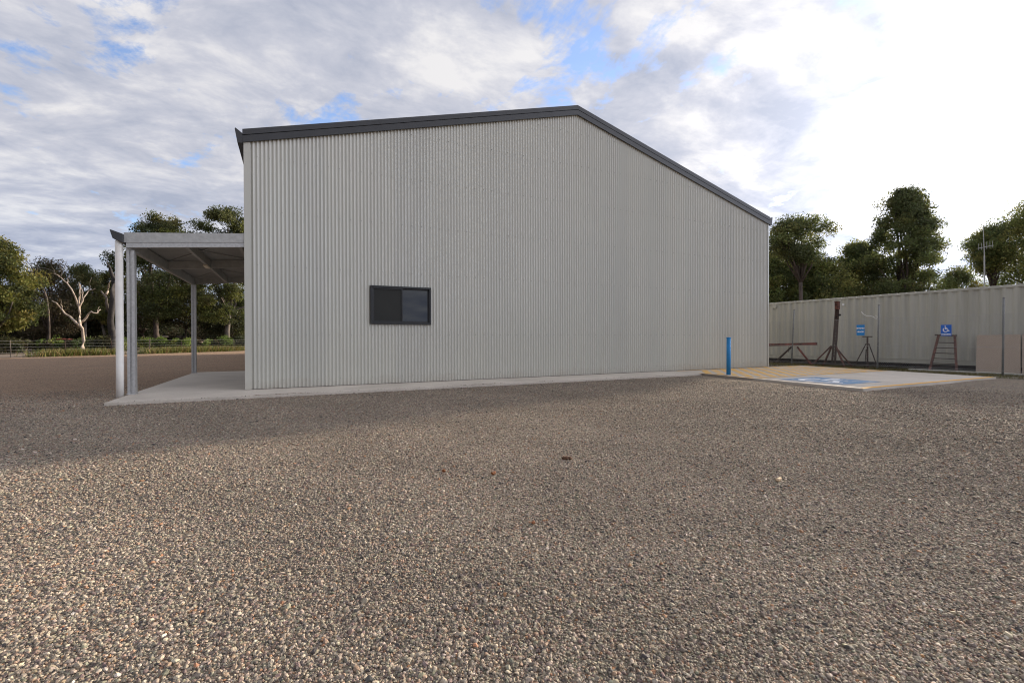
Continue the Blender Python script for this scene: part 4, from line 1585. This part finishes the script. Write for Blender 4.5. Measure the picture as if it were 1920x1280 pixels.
W_ = 'bark_white'
poly_tree('dead_gum', 'bleached white dead gum with forked bare limbs left of the awning', 40, [
    ('trunk', [(157, 652), (156.5, 639), (154.5, 616), (150.6, 610), (149.5, 583), (148.4, 562), (150.4, 534)], 0.22, 0.07, W_),
    ('limb', [(151, 612), (142, 604), (132, 594), (116, 580), (106, 568), (97, 563)], 0.19, 0.05, W_),
    ('limb', [(152, 604), (162, 595), (171.5, 584), (183, 587), (189, 580)], 0.15, 0.04, W_),
    ('limb', [(148.5, 575), (144, 566), (134, 542), (126, 531), (114, 520), (101, 513)], 0.14, 0.03, W_),
    ('limb', [(149, 580), (150.4, 570), (156.5, 558), (167, 544), (178, 541)], 0.13, 0.03, W_),
    ('limb', [(150, 590), (147, 560), (149, 548), (148, 530)], 0.12, 0.04, W_),
    ('limb', [(150, 575), (154, 556), (153, 540)], 0.09, 0.03, W_),
    ('twig', [(126, 531), (127, 522), (131, 516)], 0.06, 0.015, W_),
    ('twig', [(114, 520), (116, 508), (112, 498), (120, 488)], 0.05, 0.012, 'bark_grey'),
    ('twig', [(116, 508), (122, 498), (126, 486)], 0.035, 0.01, 'bark_grey'),
    ('twig', [(116, 580), (114, 570), (114, 561)], 0.05, 0.015, W_),
    ('twig', [(167, 544), (168, 534), (172, 520)], 0.04, 0.012, 'bark_grey'),
    ('twig', [(101, 513), (97, 500), (101, 490)], 0.03, 0.01, 'bark_grey'),
    ('twig', [(183, 587), (184, 579), (187, 575)], 0.035, 0.01, W_)], W_, 156)
poly_tree('broken_dead_tree', 'charred broken dead trunk with a jagged top beside the downpipe', 43, [
    ('trunk', [(212, 650), (211, 625), (207, 600), (211, 562), (213, 524), (207, 506), (203, 497), (201, 490)], 0.55, 0.06, 'bark_char'),
    ('limb', [(208, 590), (202, 575), (200, 558), (190, 546)], 0.30, 0.10, 'bark_grey'),
    ('limb', [(199, 552), (203, 540), (207, 527)], 0.16, 0.05, W_),
    ('limb', [(213, 530), (217, 522), (220, 518)], 0.14, 0.05, 'bark_char')], W_, 212)
poly_tree('dead_branches', 'grey leafless crown of twigs leaning out beside the golden gum', 43, [
    ('trunk', [(95, 650), (92, 610), (88, 560), (76, 530), (66, 512)], 0.16, 0.07, 'bark_dark'),
    ('limb', [(70, 520), (58, 508), (75, 502), (92, 505), (104, 512)], 0.07, 0.02, 'bark_grey'),
    ('limb', [(66, 512), (56, 496), (49, 486), (51, 478)], 0.06, 0.015, 'bark_char'),
    ('limb', [(66, 512), (70, 494), (78, 488), (90, 492)], 0.06, 0.015, 'bark_char'),
    ('twig', [(70, 494), (66, 486), (72, 480)], 0.03, 0.01, 'bark_char'),
    ('twig', [(78, 488), (84, 484), (88, 499)], 0.03, 0.01, 'bark_char')], W_, 95)
# fallen timber and scrap seen under the trees
for (x0, y0, x1, y1, Z, r_, mk, nm, lab, cat) in (
        (104, 636, 138, 637, 41, 0.07, 'rust_red', 'rusty_beam', 'rusty red steel beam lying in the scrub behind the wire fence', 'beam'),
        (304, 631, 316, 631, 58, 0.14, 'bark_white', 'fallen_log', 'short pale fallen log under the trees left of the rear awning post', 'log'),
        (330, 632, 352, 634, 60, 0.22, 'bark_grey', 'fallen_log', 'thick brown fallen log beside the rear awning post', 'log'),
        (350, 617, 357, 625, 60, 0.10, 'bark_white', 'fallen_log', 'pale broken branch slanting just left of the rear awning post', 'log')):
    b = MB()
    a, c = at(x0, y0, Z), at(x1, y1, Z + 0.8)
    low = min(a.z, c.z)
    sh = max(0, low - 0.9)
    b.tube([a, a.lerp(c, 0.5) + Vector((0, 0, 0.05)), c], [r_, r_ * 0.9, r_ * 0.7], 8)
    tag(b.build(nm, MT[mk], smooth=True), lab, cat)

# ------------------------------------------------------------------ wire fence on the left
wf = empty('wire_fence', (-15.3, 28, 0), 'low rural wire fence with thin posts at the far edge of the gravel', 'fence')
sv = np.linspace(1.0, 4.85, 400)
line = [fence_pt(s) for s in sv]
cum = [0]
for k in range(1, len(line)): cum.append(cum[-1] + (line[k] - line[k - 1]).length)


def along(dist):
    return Vector((np.interp(dist, cum, [p.x for p in line]), np.interp(dist, cum, [p.y for p in line]), 0))


dist, k = 0.0, 0
while dist < cum[-1]:
    p = along(dist)
    b = MB()
    if k % 4 == 0: b.tube([p, p + Vector((0.02, 0.03, 1.15))], 0.04, 8)
    else: b.obox(p, p + Vector((random.uniform(-.04, .04), 0, 1.08)), 0.035, 0.035)
    b.build('fence_post', MT['bark_grey'] if k % 3 == 0 else MT['rust_dark'], wf)
    dist += 2.6
    k += 1
for z in (0.16, 0.32, 0.48, 0.66, 0.86, 1.06):
    b = MB()
    b.tube([along(t) + Vector((0, 0, z - 0.02 * math.sin(t * 2.4) ** 2)) for t in np.linspace(0, cum[-1], 60)], 0.0038, 4, cap=False)
    b.build('fence_wire', MT['wire'], wf)


# ------------------------------------------------------------------ grass (stuff)
def grass(name, label, pts, hmin, hmax, wd, cols):
    n = len(pts)
    pts = np.array(pts)
    h = RNG.uniform(hmin, hmax, n)
    a = RNG.uniform(0, 6.283, n)
    dx, dy = np.cos(a) * wd, np.sin(a) * wd
    lx, ly = RNG.normal(0, 0.35, n) * h, RNG.normal(0, 0.35, n) * h
    V = np.stack([np.stack([pts[:, 0] - dx, pts[:, 1] - dy, pts[:, 2]], -1), np.stack([pts[:, 0] + dx, pts[:, 1] + dy, pts[:, 2]], -1),
                  np.stack([pts[:, 0] + lx, pts[:, 1] + ly, pts[:, 2] + h], -1)], 1).reshape(-1, 3)
    me = bpy.data.meshes.new(name)
    me.vertices.add(3 * n)
    me.vertices.foreach_set('co', V.astype(np.float32).ravel())
    me.loops.add(3 * n)
    me.loops.foreach_set('vertex_index', np.arange(3 * n, dtype=np.int32))
    me.polygons.add(n)
    me.polygons.foreach_set('loop_start', np.arange(0, 3 * n, 3, dtype=np.int32))
    me.update(calc_edges=True)
    cols = np.array(cols)
    T = cols[RNG.integers(0, len(cols), n)] * RNG.normal(1, 0.2, (n, 1)).clip(0.5, 1.6)
    A = me.attributes.new('tint', 'FLOAT_COLOR', 'POINT')
    A.data.foreach_set('color', np.repeat(np.concatenate([T, np.ones((n, 1))], 1), 3, 0).astype(np.float32).ravel())
    o = link_mesh(name, me, MT['blade'])
    return tag(o, label, 'grass', kind='stuff')


DRY = [(0.17, 0.14, 0.06), (0.12, 0.12, 0.04), (0.09, 0.10, 0.03), (0.22, 0.17, 0.09), (0.13, 0.10, 0.055)]
n = 34000
u = RNG.uniform(17.2, 23.8, n)
v = RNG.uniform(-9, 3.2, n)
eu = np.interp(v, [y for x, y in reversed(ve)], [x for x, y in reversed(ve)])
patch = np.sin(u * 2.1 + v) * np.sin(v * 1.7 - u * 0.6) + RNG.normal(0, 0.5, n)
ok = (u > eu + RNG.uniform(-0.1, 0.25, n)) & (patch > -0.45)
grass('verge_grass', 'short dry grass along the foot of the chain link fence', np.stack([u[ok], v[ok], gz(u[ok], v[ok]) + 0.004], -1), 0.03, 0.11, 0.006, DRY)
pts = []
for _ in range(60000):
    t = random.uniform(0, cum[-1])
    p = along(t)
    off = abs(random.gauss(0, 1.0))
    den = 0.5 + 0.5 * math.sin(t * 0.55 + 1.3 * math.sin(t * 0.21)) + (0.25 if p.x > -9.5 else -0.25)
    if random.random() > den: continue
    nrm = Vector((-0.64, 0.77, 0))
    q = p + nrm * (off - 0.35)
    pts.append((q.x, q.y, 0.0))
grass('fence_grass', 'rank green and yellow grass along the foot of the wire fence', pts, 0.12, 0.62, 0.022, [(0.14, 0.15, 0.03), (0.10, 0.13, 0.025), (0.20, 0.17, 0.05), (0.22, 0.14, 0.06), (0.07, 0.09, 0.02)])

sc.cycles.use_denoising = True
sc.cycles.pixel_filter_type = 'BLACKMAN_HARRIS'
sc.cycles.filter_width = 1.1
sc.cycles.max_bounces = 6
sc.cycles.transparent_max_bounces = 8
